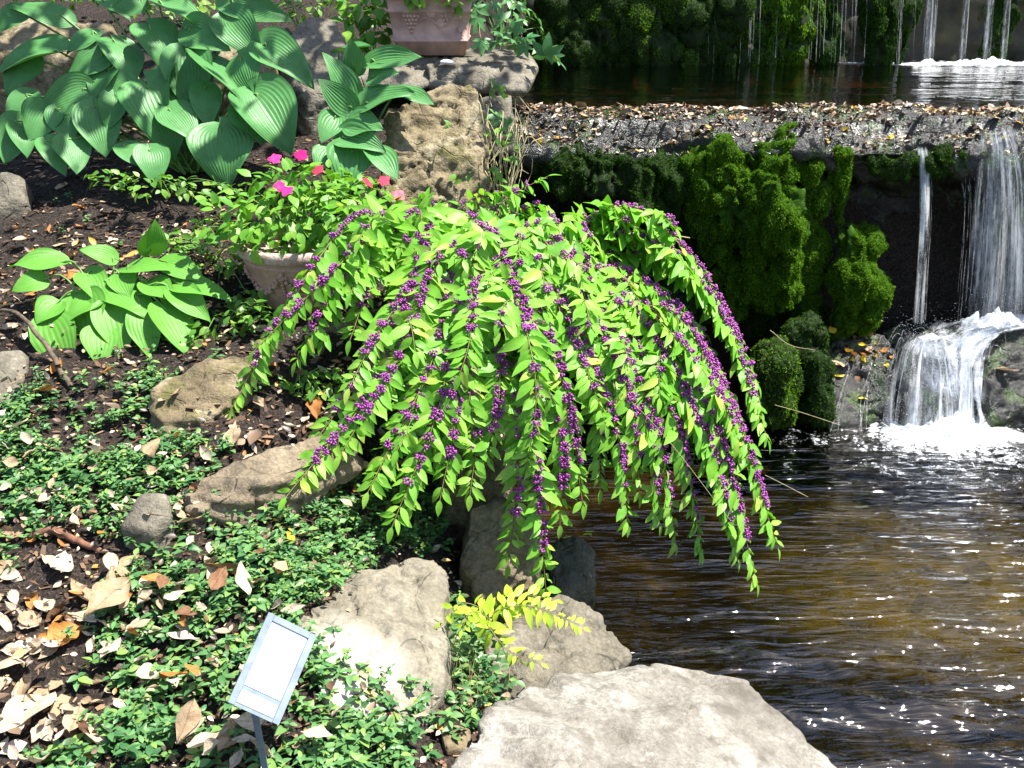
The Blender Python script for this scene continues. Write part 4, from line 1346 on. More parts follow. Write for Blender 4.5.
# lime seedling between the boulders
sb = at(522, 672, 2.32)
sb[2] -= 0.06
seed = thing("lime_seedling", "small yellow-green seedling spreading between the boulders at the pool edge", "seedling", sb)
for pts in (((506, 645, 2.3), (488, 616, 2.31), (530, 606, 2.32), (584, 627, 2.3)), ((506, 645, 2.3), (486, 622, 2.29), (508, 650, 2.23), (541, 663, 2.18)),
            ((506, 645, 2.3), (490, 615, 2.31), (462, 603, 2.31), (440, 622, 2.27)), ((506, 645, 2.3), (494, 612, 2.33), (520, 596, 2.36), (556, 600, 2.36)), ((506, 645, 2.3), (488, 618, 2.29), (470, 612, 2.26), (462, 630, 2.22))):
    shoot(seed, spline([at(*q) for q in pts], 30), rb, 0, 0.052, M['lime'], False, "shoot", 0.38, M['twig'], 0.020, 0.2, sb - np.array([0, -0.2, 0.0]), 0.0018)


# ------------------------------------------------------------------ hostas
def hosta_leaf(L, W, ribs=11, cup=0.12, droop=0.3, nt=22, ns=48, wave=0.05, ph=0.0, fold=0.0, ribamp=0.035):
    t = np.linspace(0, 1, nt)[:, None]
    s = np.linspace(-1, 1, ns)[None, :]
    prof = np.sin(np.pi * t ** 0.62) ** 0.80 * (1 - 0.12 * t)
    prof = np.maximum(prof, 0.015)
    x = s * prof * W * 0.5
    y = t * L - 0.24 * L * np.abs(s) ** 1.2 * (1 - t) ** 2.5
    rib = np.abs(np.sin(s * ribs * math.pi * 0.5)) ** 0.7
    env = np.sin(np.pi * np.clip(t, 0, 1)) ** 0.6
    z = ribamp * W * rib * env * (1.1 - np.abs(s) * 0.4)
    z = z + cup * W * (np.abs(s) ** 1.6) * prof - droop * L * t ** 2.2 + fold * np.abs(x)
    z = z + wave * W * np.sin(t * 7 + ph + s * 1.5) * np.abs(s) ** 2
    V = np.stack([x + 0 * t, y + 0 * s, z + 0 * x], -1).reshape(-1, 3)
    return V, grid_faces(nt, ns)


def hosta(label, leaves, base, mat, r, stalkr=0.006, droop=0.28, ribs=15, lift=0.0, ribamp=0.030, wf=1.12):
    root = thing("hosta", label, "hosta", base)
    for (bx, by, Yb, tx, ty, Yt, wpx) in leaves:
        B, T = at(bx, by, Yb), at(tx, ty, Yt)
        k = (B[1] * CP + (CAMZ - B[2]) * SP) / FPX
        L = np.linalg.norm(T - B) * 0.98
        ax = T - B
        nrm = -unit(ray(bx, by)) * 0.75 + ZUP * 0.75 + r.normal(0, 0.27, 3)
        V, F = hosta_leaf(L, wpx * k * wf, ribs, r.uniform(0.04, 0.22), droop * r.uniform(0.5, 1.3), wave=r.uniform(0.02, 0.08), ph=r.uniform(0, 6), fold=r.uniform(-0.1, 0.12), ribamp=ribamp)
        fr = frames(ax[None] + ZUP * L * 0.25 * droop, nrm[None])[0]
        W_ = V @ fr.T + B
        lf = part("leaf", W_, F, mat, root)
        c = base + np.array([r.normal(0, 0.03), r.normal(0, 0.03), 0])
        midp = c * 0.4 + B * 0.6 + np.array([0, 0.02, 0.06])
        sv, sf = tube(spline([c, midp, B - unit(ax) * 0.005, B + unit(ax) * L * 0.06], 14), np.linspace(stalkr, stalkr * 0.55, 14), 6)
        part("stalk", sv, sf, M['stalk'], lf)
    return root


def autoY(lst, Y0, yref=110.0, k=0.0028):
    out = []
    for (bx, by, tx, ty, wp) in lst:
        Yb = Y0 + (yref - by) * k
        out.append((bx, by, Yb, tx, ty, Yb - 0.05 - 0.0016 * max(0, ty - by) + 0.0006 * max(0, by - ty), wp))
    return out


rh = np.random.default_rng(20)
big = [(58, 52, -8, 66, 48), (64, 18, 5, 3, 24), (95, 34, 62, 50, 26), (104, 56, 62, 80, 32), (115, 42, 138, 74, 44), (104, 2, 131, 17, 20), (160, 4, 214, 26, 34), (150, 28, 172, 64, 46),
       (186, 54, 190, 108, 48), (149, 88, 176, 148, 66), (205, 60, 266, 110, 58), (264, 46, 312, 80, 42), (230, 2, 288, 20, 30), (220, 130, 225, 182, 60), (255, 95, 291, 150, 60), (95, 108, 105, 154, 44),
       (117, 95, 107, 128, 28), (86, 90, 38, 114, 38), (130, 82, 98, 98, 26), (205, 88, 208, 124, 30), (20, 122, 4, 162, 36), (20, 128, 28, 152, 28), (48, 142, 64, 172, 26), (228, 18, 258, 56, 40),
       (125, 146, 140, 166, 26), (170, 110, 196, 140, 36), (60, 110, 70, 140, 30), (140, 0, 110, 12, 26), (190, 30, 226, 48, 36), (30, 96, 8, 128, 30), (240, 60, 250, 95, 40), (110, 70, 90, 95, 34),
       (70, 140, 78, 172, 34), (150, 150, 156, 180, 34), (30, 58, 4, 92, 36), (22, 14, -8, 30, 26), (168, 72, 160, 105, 40), (245, 110, 262, 140, 40), (45, 110, 30, 140, 36)]
hb = np.array([-1.33, 4.42, 0.0])
hb[2] = hz(hb[0], hb[1])
hosta("large blue-green hosta with broad ribbed leaves at the top of the bank", autoY(big, 4.28), hb, M['hosta'], rh)
sec = [(352, 96, 326, 50, 26), (350, 108, 318, 80, 26), (340, 52, 374, 44, 22), (372, 62, 422, 56, 26), (366, 104, 412, 88, 34), (398, 92, 434, 102, 24), (352, 124, 382, 128, 34), (344, 138, 384, 148, 34), (352, 150, 346, 186, 44),
       (374, 152, 398, 178, 30), (335, 118, 322, 142, 26), (372, 78, 396, 70, 26), (356, 70, 350, 40, 22), (330, 150, 318, 170, 28)]
hb = G(360, 150)
hb = np.array([hb[0] + 0.02, 4.1, 0])
hb[2] = hz(hb[0], hb[1])
hosta("medium hosta with upright crinkled leaves beside the ochre boulder", autoY(sec, 3.98), hb, M['hosta'], rh, 0.005, 0.22, 9)
sm_ = [(60, 262, 8, 262, 22), (42, 280, 12, 288, 18), (112, 258, 80, 248, 16), (86, 297, 80, 345, 34), (112, 308, 122, 352, 30), (50, 322, 66, 370, 32), (114, 288, 158, 318, 28), (88, 275, 102, 300, 22), (142, 315, 150, 354, 24), (165, 309, 190, 352, 30),
       (180, 284, 228, 290, 22), (166, 262, 202, 276, 20), (56, 304, 36, 322, 20), (100, 332, 100, 362, 26), (130, 268, 166, 262, 20), (178, 292, 206, 316, 22), (120, 275, 128, 296, 20), (96, 300, 64, 318, 24), (150, 285, 172, 300, 22), (150, 250, 158, 224, 20)]
hb = G(112, 318)
hosta("small bright green hosta with paler leaves on the bare mulch", autoY(sm_, 3.33, 300, 0.0030), hb, M['hosta2'], rh, 0.004, 0.25, 9, 0, 0.014, 1.5)


# ------------------------------------------------------------------ leafy helper
def bushy(parent, name, spots, n, ln, mat, r, tpl=None, flat=0.5, stems_from=None, stem_n=0, stemmat=None):
    """leaves through a few ellipsoids: spots = (centre, radii)"""
    tpl = tpl or leaf_tpl(0.62, 0.2, 0.2, 4, 1.0, 0.75)
    Ps = []
    wts = np.array([s_[1][0] * s_[1][1] * s_[1][2] for s_ in spots]) ** (2 / 3)
    cnt = np.maximum(1, (n * wts / wts.sum()).astype(int))
    for (c, rad), k in zip(spots, cnt):
        q = unit(r.normal(0, 1, (k, 3))) * r.uniform(0.45, 1.0, (k, 1)) ** 0.6
        Ps.append(np.asarray(c) + q * np.asarray(rad))
    P = np.concatenate(Ps)
    k = len(P)
    ctr = P.mean(0)
    out = P - ctr
    ax = unit(out) * 0.6 + r.normal(0, 0.5, (k, 3)) - ZUP * 0.15
    nn = ZUP * 1.0 + unit(out) * 0.4 + r.normal(0, flat * 0.6, (k, 3)) - FWD * 0.25
    fr = frames(ax, nn) * (ln * r.uniform(0.6, 1.25, (k, 1, 1)))
    V, F = inst(tpl[0], tpl[1], fr, P)
    o = part(name, V, F, mat, parent)
    if stem_n:
        ts = []
        for i in range(stem_n):
            e = P[r.integers(k)]
            b = np.asarray(stems_from)
            ts.append(tube(spline([b + r.normal(0, 0.015, 3), (b + e) / 2 + np.array([0, 0, 0.03]), e], 8), np.linspace(0.003, 0.0012, 8), 4))
        V, F = cat(ts)
        part("stems", V, F, stemmat or M['stalk'], parent)
    return o


def lathe(prof, c, n=48):
    ang = np.linspace(0, 2 * math.pi, n, endpoint=False)
    V = np.array([[c[0] + r_ * math.cos(a), c[1] + r_ * math.sin(a), c[2] + z_] for r_, z_ in prof for a in ang])
    m_ = len(prof)
    i = np.arange(m_ - 1)[:, None] * n
    j = np.arange(n)[None, :]
    k = (j + 1) % n
    return V, np.stack([i + j, i + k, i + n + k, i + n + j], -1).reshape(-1, 4)


# ------------------------------------------------------------------ round pot of impatiens
pc = at(304, 300, 3.52)
pc[2] = 0.985
pot = thing("potted_impatiens", "pink impatiens in a round weathered terracotta pot with swag relief", "potted plant", pc)
V, F = lathe([(0.0, 0.0), (0.125, 0.0), (0.135, 0.02), (0.155, 0.07), (0.178, 0.13), (0.19, 0.165), (0.193, 0.168), (0.193, 0.174), (0.189, 0.178), (0.192, 0.19)], pc, 64)
pb = part("pot_body", V, F, M['terracotta'], pot)
V, F = lathe([(0.190, 0.186), (0.206, 0.188), (0.212, 0.2), (0.212, 0.218), (0.205, 0.228), (0.192, 0.228), (0.186, 0.215), (0.18, 0.19), (0.0, 0.188)], pc, 64)
ang = np.arctan2(V[:, 1] - pc[1], V[:, 0] - pc[0])
V[:, 2] += 0.0025 * np.sin(ang * 34) * (np.hypot(V[:, 0] - pc[0], V[:, 1] - pc[1]) > 0.2)
part("rim", V, F, M['potrim'], pot)
ts = []
for k in range(6):
    a0 = k * math.pi / 3 + 0.35
    A = np.linspace(a0, a0 + math.pi / 3, 22)
    u = np.linspace(0, 1, 22)
    zz_ = 0.148 - 0.075 * np.sin(u * math.pi)
    rad = np.interp(zz_, [0.02, 0.07, 0.13, 0.165], [0.135, 0.155, 0.178, 0.19]) + 0.003
    P = np.stack([pc[0] + rad * np.cos(A), pc[1] + rad * np.sin(A), pc[2] + zz_], 1)
    for pnt in P:
        for q in range(2):
            ts.append((ICO1[0] * rb.uniform(0.006, 0.011) + pnt + rb.normal(0, 0.004, 3), ICO1[1]))
    zz2 = np.linspace(0.15, 0.07, 8)
    for z_ in zz2:
        rad2 = np.interp(z_, [0.02, 0.07, 0.13, 0.165], [0.135, 0.155, 0.178, 0.19]) + 0.002
        ts.append((ICO1[0] * 0.008 + np.array([pc[0] + rad2 * math.cos(a0), pc[1] + rad2 * math.sin(a0), pc[2] + z_]), ICO1[1]))
V, F = cat(ts)
part("swag_relief", V, F, M['terracotta'], pb)
ri = np.random.default_rng(30)
top = pc + np.array([0, 0, 0.2])
k = 3.66 / FPX
bushy(pot, "foliage", [(at(300, 215, 3.5), (0.28, 0.2, 0.10)), (at(240, 215, 3.48), (0.15, 0.16, 0.09)), (at(340, 205, 3.55), (0.18, 0.18, 0.10)), (at(280, 235, 3.42), (0.18, 0.12, 0.06)), (at(300, 190, 3.6), (0.2, 0.16, 0.1))],
      620, 0.05, M['impatiens'], ri, None, 0.5, top, 30)
PT = leaf_tpl(0.95, 0.05, 0.15, 4, 0.7, 0.62)
for (px, py, Y, mt, nm_) in ((275, 159, 3.45, 'pink', None), (301, 155, 3.5, 'pink', None), (287, 191, 3.36, 'pink', None), (318, 170, 3.5, 'red', None), (368, 183, 3.5, 'red', None), (384, 181, 3.52, 'red', None), (398, 195, 3.5, 'red', None), (280, 186, 3.38, 'pink', None)):
    c = at(px, py, Y)
    ps = []
    fnrm = unit(-ray(px, py) * 0.7 + ZUP * 0.5 + ri.normal(0, 0.25, 3))
    e1 = unit(np.cross(fnrm, np.array([1.0, 0.2, 0.1])))
    e2 = np.cross(fnrm, e1)
    for q in range(5):
        a = q * 2 * math.pi / 5 + ri.uniform(0, 0.3)
        ax = e1 * math.cos(a) + e2 * math.sin(a) + fnrm * 0.15
        fr = frames(ax[None], fnrm[None]) * ri.uniform(0.020, 0.027)
        ps.append(inst(PT[0], PT[1], fr, c[None]))
    V, F = cat(ps)
    fl = part("flower", V, F, M[mt], pot)
    V, F = tube(spline([c, c - fnrm * 0.02 - ZUP * 0.03, c - ZUP * 0.07 + np.array([0, 0.03, 0])], 6), 0.0012, 4)
    part("flower_stalk", V, F, M['stalk'], fl)

# ------------------------------------------------------------------ square planter with grape relief
qc = at(437, 52, 5.28)
hw0, hw1, ph_ = 0.160, 0.205, 0.30
qz = at(437, 52, 5.2)[2]
qc = np.array([at(437, 52, 5.3)[0] - 0.02, 5.32, qz - 0.012])
planter = thing("square_planter", "square brown terracotta planter with a grape relief standing on a stone slab", "planter", qc)


def box_ring(levels, c, rnd=0.02):
    """rounded-square loft: levels = (half width, z)"""
    base = []
    for sx, sy, a0 in ((1, 1, 0), (-1, 1, 90), (-1, -1, 180), (1, -1, 270)):
        for a in np.linspace(a0, a0 + 90, 5):
            base.append((sx, sy, math.cos(math.radians(a)), math.sin(math.radians(a))))
    V = []
    for hw, z in levels:
        rr2 = min(rnd, hw * 0.5)
        for sx, sy, ca, sa in base:
            V.append((c[0] + sx * (hw - rr2) + ca * rr2, c[1] + sy * (hw - rr2) + sa * rr2, c[2] + z))
    n_ = len(base)
    m_ = len(levels)
    i = np.arange(m_ - 1)[:, None] * n_
    j = np.arange(n_)[None, :]
    k = (j + 1) % n_
    F = np.stack([i + j, i + k, i + n_ + k, i + n_ + j], -1).reshape(-1, 4)
    return np.array(V), F


hw = lambda z: hw0 + (hw1 - hw0) * z / ph_
V, F = box_ring([(0.01, 0.0), (hw0, 0.0), (hw(0.058), 0.058), (hw(0.06) + 0.006, 0.06), (hw(0.068) + 0.007, 0.064), (hw(0.07) + 0.006, 0.070), (hw(0.072), 0.073), (hw(0.19), 0.19), (hw(0.192) + 0.006, 0.192), (hw(0.2) + 0.006, 0.202), (hw(0.204), 0.205), (hw(0.25), 0.25),
                 (hw1 + 0.012, 0.255), (hw1 + 0.015, 0.285), (hw1 + 0.006, 0.30), (hw1 - 0.02, 0.30), (hw1 - 0.03, 0.26), (0.01, 0.255)], qc)
pb = part("planter_body", V, F, M['brownpot'], planter)
ts = []
for (gxo, rows) in ((-0.085, (5, 4, 3, 2, 1)), (0.075, (3, 2, 1))):
    for ri_, nrow in enumerate(rows):
        zc = 0.175 - ri_ * 0.017
        for q in range(nrow):
            ts.append((ICO2[0] * 0.0085 + np.array([qc[0] + gxo + (q - (nrow - 1) / 2) * 0.016, qc[1] - hw(zc) - 0.001, qc[2] + zc]), ICO2[1]))
V, F = cat(ts)
part("grape_relief", V, F, M['brownpot'], pb)
zz_ = np.linspace(0, 1, 30)
V1 = tube(np.stack([qc[0] - 0.05 + 0.2 * zz_, qc[1] - hw(0.15) - 0.001 + 0 * zz_, qc[2] + 0.15 + 0.018 * np.sin(zz_ * 9)], 1), 0.005, 6)
lv = []
T_, F_ = leaf_tpl(0.9, 0.15, 0.1, 4, 0.7, 0.6)
for (dx, dz, rot) in ((0.0, 0.17, 1.2), (0.03, 0.14, 0.2), (0.10, 0.165, 2.2), (0.13, 0.13, -0.3)):
    ax = np.array([math.cos(rot), 0, math.sin(rot)])
    lv.append(inst(T_, F_, frames(ax[None], np.array([[0, -1.0, 0.05]])) * 0.045, np.array([[qc[0] + dx, qc[1] - hw(dz) - 0.004, qc[2] + dz]])))
V, F = cat([V1] + lv)
part("vine_relief", V, F, M['brownpot'], pb)
bushy(planter, "foliage", [(qc + np.array([0, 0, 0.36]), (0.26, 0.22, 0.12)), (qc + np.array([0.1, -0.2, 0.27]), (0.1, 0.05, 0.06)), (qc + np.array([-0.06, -0.215, 0.27]), (0.05, 0.03, 0.06))], 260, 0.05, M['impatiens'], ri, None, 0.5, qc + np.array([0, 0, 0.27]), 12)

# ------------------------------------------------------------------ plants round the top edge
def leafy(name, label, cat_, px, py, Y, spots, n, ln, mat, tpl=None, stems=8, group=None):
    b = at(px, py, Y)
    b[2] = hz(b[0], b[1])
    t = thing(name, label, cat_, b, group)
    bushy(t, "foliage", [(at(*s_[:3]), s_[3]) for s_ in spots], n, ln, mat, ri, tpl, 0.5, b, stems)
    return t


leafy("leafy_shrub", "light green leafy plant left of the square planter", "plant", 370, 50, 5.4, [(370, 20, 5.4, (0.14, 0.12, 0.14)), (355, 5, 5.5, (0.12, 0.1, 0.1)), (385, -5, 5.5, (0.1, 0.1, 0.1))], 150, 0.075, M['impatiens'])
leafy("leafy_shrub", "small bright green plant behind the big hosta and the grey boulder", "plant", 300, 15, 5.7, [(300, 3, 5.7, (0.14, 0.12, 0.08)), (320, -4, 5.8, (0.15, 0.1, 0.08))], 130, 0.045, M['weed'])
leafy("leafy_shrub", "dark leafy shrub on the slope behind the slabs", "plant", 500, 20, 6.4, [(490, 0, 6.4, (0.25, 0.2, 0.18)), (460, -20, 6.4, (0.3, 0.2, 0.15)), (520, 25, 6.6, (0.15, 0.1, 0.12))], 200, 0.06, M['creeper'])
leafy("leafy_shrub", "low leafy plant on the slope behind the long tan stone", "plant", 180, 0, 6.0, [(170, -8, 6.0, (0.4, 0.2, 0.12)), (60, -12, 6.0, (0.4, 0.2, 0.1)), (210, 8, 5.6, (0.1, 0.1, 0.06))], 260, 0.05, M['weed'])


def palmate(c, ax, nn, size, r):
    ps = []
    e1 = unit(ax)
    nn = unit(nn - e1 * (nn @ e1))
    e2 = np.cross(nn, e1)
    T, F = leaf_tpl(0.46, 0.2, 0.15, 5, 1.0, 0.75)
    for a, s_ in ((0, 1.0), (0.95, 0.9), (-0.95, 0.9), (1.9, 0.65), (-1.9, 0.65)):
        d_ = e1 * math.cos(a) + e2 * math.sin(a) - nn * 0.12
        ps.append(inst(T, F, frames(d_[None], (nn + r.normal(0, 0.12, 3))[None]) * size * s_, c[None]))
    return ps


cb = at(480, 55, 5.3)
creeper = thing("creeper_vine", "trailing five-leaflet creeper over the slab's right end by the planter", "vine", cb)
leaves_, stems_ = [], []
for pts in (((470, -5, 5.3), (478, 15, 5.22), (482, 40, 5.1), (500, 46, 5.1)), ((480, -10, 5.35), (500, 10, 5.3), (512, 30, 5.2), (500, 42, 5.15)), ((500, 46, 5.15), (530, 44, 5.15), (550, 52, 5.1), (558, 60, 5.08)), ((488, 70, 5.0), (495, 95, 4.85), (508, 118, 4.75), (500, 130, 4.7)), ((505, -10, 5.4), (520, 8, 5.35), (522, 30, 5.3), (520, 44, 5.25))):
    P = spline([at(*q) for q in pts], 24)
    stems_.append(tube(P, 0.0022, 4))
    for i in range(2, 24, 4):
        leaves_ += palmate(P[i] + ri.normal(0, 0.02, 3) + np.array([0, -0.02, 0]), ri.normal(0, 0.6, 3) + np.array([0, -0.3, -0.3]), -FWD * 0.8 + ZUP * 0.6 + ri.normal(0, 0.3, 3), ri.uniform(0.045, 0.08), ri)
leaves_ += palmate(at(546, 56, 5.05), np.array([0.1, -0.2, 0.9]), -FWD + ZUP * 0.3, 0.105, ri)
V, F = cat(leaves_)
part("leaves", V, F, M['creeper'], creeper)
V, F = cat(stems_)
part("stems", V, F, M['twig'], creeper)

# dry twiggy tuft beside the ochre boulder
tb = at(502, 190, 4.0)
tb[2] = max(hz(tb[0], tb[1]), tb[2] - 0.1)
tuft = thing("dry_tuft", "dry twiggy brown weed with a few yellow leaves beside the ochre boulder", "weed", tb)
ts = []
for i in range(40):
    e = at(ri.uniform(480, 530), ri.uniform(95, 180), 4.1 + ri.uniform(-0.15, 0.2))
    b = tb + ri.normal(0, 0.03, 3)
    ts.append(tube(spline([b, (b + e) / 2 + ri.normal(0, 0.03, 3), e, e + ri.normal(0, 0.03, 3) - ZUP * 0.03], 10), 0.0016, 4))
V, F = cat(ts)
part("stems", V, F, M['palestem'], tuft)
bushy(tuft, "leaves", [(at(500, 150, 4.05), (0.07, 0.08, 0.12)), (at(478, 175, 3.95), (0.1, 0.06, 0.05)), (at(455, 130, 3.95), (0.05, 0.03, 0.03))], 70, 0.035, M['weed'], ri)

# seedlings and weeds around the hostas and pot
wl = [("pot's left side", "low weeds crowding the round pot's left side", 215, 262, [(215, 258, 3.55, (0.14, 0.1, 0.05)), (190, 240, 3.65, (0.1, 0.1, 0.04)), (250, 300, 3.4, (0.08, 0.06, 0.04))], 220),
      ("", "tiny seedlings in the shade under the big hosta", 160, 190, [(150, 185, 4.0, (0.2, 0.1, 0.04)), (110, 180, 4.05, (0.12, 0.08, 0.04)), (210, 192, 3.95, (0.14, 0.08, 0.04))], 150),
      ("", "yellowing weeds below the round pot by the bush's left shoots", 225, 325, [(222, 325, 3.3, (0.1, 0.06, 0.05)), (205, 335, 3.25, (0.06, 0.05, 0.04)), (255, 315, 3.3, (0.08, 0.06, 0.05))], 110),
      ("", "small green weed under the left branch tips of the bush", 300, 390, [(305, 385, 3.0, (0.08, 0.06, 0.04)), (330, 378, 3.05, (0.05, 0.05, 0.03))], 60)]
for _, lab, px, py, spots, n in wl:
    b = G(px, py)
    t = thing("weed_patch", lab, "weeds", b)
    bushy(t, "foliage", [((lambda q: np.array([q[0], q[1], max(q[2], hz(q[0], q[1]) + 0.02)]))(at(*s_[:3])), s_[3]) for s_ in spots], n, 0.035, M['weed'] if 'yellow' not in lab else M['lime'] if 'left end' in lab else M['weed'], ri, None, 0.6, b, 10)

# ------------------------------------------------------------------ plant sign
SC0 = at(273, 668, 1.76)
kk = (SC0[1] * CP + (CAMZ - SC0[2]) * SP) / FPX
e_w = (RIGHT * 45 - UP * 27 + FWD * 15) * kk
e_h = (RIGHT * 28 + UP * 76 + FWD * 50) * kk
e_n = unit(np.cross(e_w, e_h))
if e_n @ FWD > 0:
    e_n = -e_n
sign = thing("plant_sign", "small slanted zinc plant sign with a blank white card on a thin stake", "sign", np.array([SC0[0], SC0[1], hz(SC0[0], SC0[1])]))


def slab(c, u, v, n, th):
    c = np.asarray(c)
    V = np.array([c + a * u / 2 + b * v / 2 + d_ * n * th for d_ in (0, 1) for a, b in ((-1, -1), (1, -1), (1, 1), (-1, 1))])
    F = np.array([(3, 2, 1, 0), (4, 5, 6, 7), (0, 1, 5, 4), (1, 2, 6, 5), (2, 3, 7, 6), (3, 0, 4, 7)])
    return V, F


V, F = slab(SC0 - e_n * 0.003, e_w, e_h, e_n, 0.003)
pl = part("plate", V, F, M['metal'], sign, smooth_=False)
u_, v_ = unit(e_w), unit(e_h)
W0, H0 = np.linalg.norm(e_w), np.linalg.norm(e_h)
for (c, u, v) in ((SC0 - u_ * (W0 / 2 - 0.006), u_ * 0.014, v_ * H0), (SC0 + u_ * (W0 / 2 - 0.006), u_ * 0.014, v_ * H0), (SC0 + v_ * (H0 / 2 - 0.006), u_ * (W0 - 0.027), v_ * 0.013)):
    V, F = slab(c + e_n * 0.0006, u, v, e_n, 0.0045)
    part("folded_edge", V, F, M['metal'], sign, smooth_=False)
V, F = slab(SC0 + v_ * 0.018 + e_n * 0.0005, u_ * (W0 - 0.03), v_ * (H0 - 0.052), e_n, 0.001)
part("card", V, F, M['paper'], sign, smooth_=False)
V, F = slab(SC0 - v_ * (H0 / 2 - 0.021) + e_n * 0.0005, u_ * (W0 - 0.03), v_ * 0.026, e_n, 0.0008)
part("mildewed_strip", V, F, M['mildew'], sign, smooth_=False)
foot_s = at(266, 800, 1.72)
top_s = SC0 - v_ * (H0 * 0.46) - e_n * 0.004
foot_s = np.array([top_s[0] + 0.012, top_s[1] + 0.01, hz(top_s[0], top_s[1]) - 0.05])
V, F = cat([slab((top_s + foot_s) / 2, RIGHT * 0.013, top_s - foot_s, np.array([0, 1.0, 0]), 0.004)])
part("stake", V, F, M['metal'], sign, smooth_=False)

# ------------------------------------------------------------------ sticks
def stick(name, label, pts, r0, r1, mat):
    P = spline(pts, 20) + rb.normal(0, 0.0015, (20, 3))
    V, F = tube(P, np.linspace(r0, r1, 20), 7)
    solo(name, V, F, mat, label, "stick")


stick("stick", "long grey fallen stick leaning across the stone at the left edge", [G(-8, 322, 0.03), G(22, 335, 0.07), G(48, 362, 0.05), G(72, 394, 0.01)], 0.006, 0.009, M['bark'])
stick("stick", "short reddish brown stick lying on leaf litter", [G(34, 542, 0.02), G(58, 543, 0.025), G(80, 548, 0.02), G(102, 556, 0.012)], 0.012, 0.008, M['redbark'])
stick("twig", "thin dry twig lying on top of the weir", [at(772, 103, 5.42), at(785, 108, 5.36), at(808, 113, 5.3)], 0.004, 0.003, M['palestem'])
stick("twig", "short twig sticking up at the weir's back edge", [at(840, 112, 5.38), at(842, 106, 5.4), at(846, 102, 5.42)], 0.003, 0.002, M['palestem'])
stick("twig", "thin pale twig at the foot of the mulch slope", [G(65, 618, 0.015), G(100, 628, 0.02), G(135, 640, 0.015)], 0.003, 0.002, M['palestem'])

# ------------------------------------------------------------------ ground cover (periwinkle)
def inside(px, py, poly):
    c = np.zeros(len(px), bool)
    n = len(poly)
    for i in range(n):
        x1, y1 = poly[i]
        x2, y2 = poly[(i + 1) % n]
        t = ((y1 > py) != (y2 > py)) & (px < (x2 - x1) * (py - y1) / (y2 - y1 + 1e-9) + x1)
        c ^= t
    return c


POLY = [([(0, 405), (60, 385), (165, 372), (185, 425), (235, 450), (190, 490), (150, 540), (70, 545), (0, 520)], 0.8), ([(190, 505), (260, 490), (350, 458), (440, 480), (450, 560), (400, 556), (330, 590), (250, 610), (150, 575), (130, 545)], 1.0),
        ([(100, 575), (300, 590), (320, 640), (230, 700), (100, 680)], 0.5), ([(120, 690), (240, 655), (320, 660), (390, 690), (440, 720), (440, 830), (60, 830)], 0.95), ([(60, 740), (240, 700), (300, 840), (0, 840)], 0.5),
        ([(440, 590), (500, 640), (500, 760), (440, 760)], 0.8), ([(150, 240), (330, 250), (330, 300), (200, 330)], 0.12), ([(0, 520), (60, 530), (40, 580), (0, 580)], 0.3), ([(330, 560), (300, 610), (285, 640), (320, 600)], 0.8)]
rg = np.random.default_rng(40)
n = 26000
x = rg.uniform(-1.9, 0.35, n)
y = rg.uniform(1.35, 4.4, n)
z = height(x, y)
px, py = to_px(np.stack([x, y, z], 1))
den = np.full(n, 0.012)
for poly, dv in POLY:
    den = np.where(inside(px, py, poly), np.maximum(den, dv), den)
clump = smooth(-0.3, 0.45, fbm(np.stack([x, y, 0 * x], 1) * 6, 4, 61))
keep = rg.random(n) < den * (0.20 + 0.85 * clump) * 0.85
P = np.stack([x, y, z], 1)[keep]
print("sprigs", len(P))
CT = [leaf_tpl(0.52, 0.25, 0.25, 4, 1.0, 0.8), leaf_tpl(0.46, 0.15, 0.1, 4, 1.0, 0.8)]
pos, axs, nrms, lens, stems_ = [], [], [], [], []
for p in P:
    az = rg.uniform(0, 6.28)
    hgt = rg.uniform(0.015, 0.06)
    lean = np.array([math.cos(az), math.sin(az), 0]) * rg.uniform(0.01, 0.06)
    topp = p + lean + np.array([0, 0, hgt])
    nn = rg.integers(3, 6)
    lsz = rg.uniform(0.016, 0.031) * (1.12 if p[1] < 2.1 else 1.0)
    for q in range(nn):
        c = p + (topp - p) * (0.35 + 0.65 * (q + 1) / nn)
        a0 = az + q * 1.57 + rg.normal(0, 0.3)
        for sg in (0, math.pi):
            dr_ = np.array([math.cos(a0 + sg), math.sin(a0 + sg), rg.uniform(-0.1, 0.6)])
            pos.append(c)
            axs.append(dr_)
            nrms.append(ZUP + rg.normal(0, 0.3, 3))
            lens.append(lsz * rg.uniform(0.7, 1.2) * (1.0 if q < nn - 1 else 0.75))
    if rg.random() < 0.5:
        stems_.append(tube(np.array([p, (p + topp) / 2 + rg.normal(0, 0.004, 3), topp]), 0.001, 3))
pos, axs, nrms, lens = map(np.array, (pos, axs, nrms, lens))
V1 = inst(CT[0][0], CT[0][1], frames(axs, nrms) * lens[:, None, None], pos)
V, F = cat([V1] + stems_)
solo("ground_cover", V, F, M['cover'], "mat of small glossy periwinkle leaves over the bank", None, None, 'stuff', base=np.array([-0.8, 2.4, 0.6]))

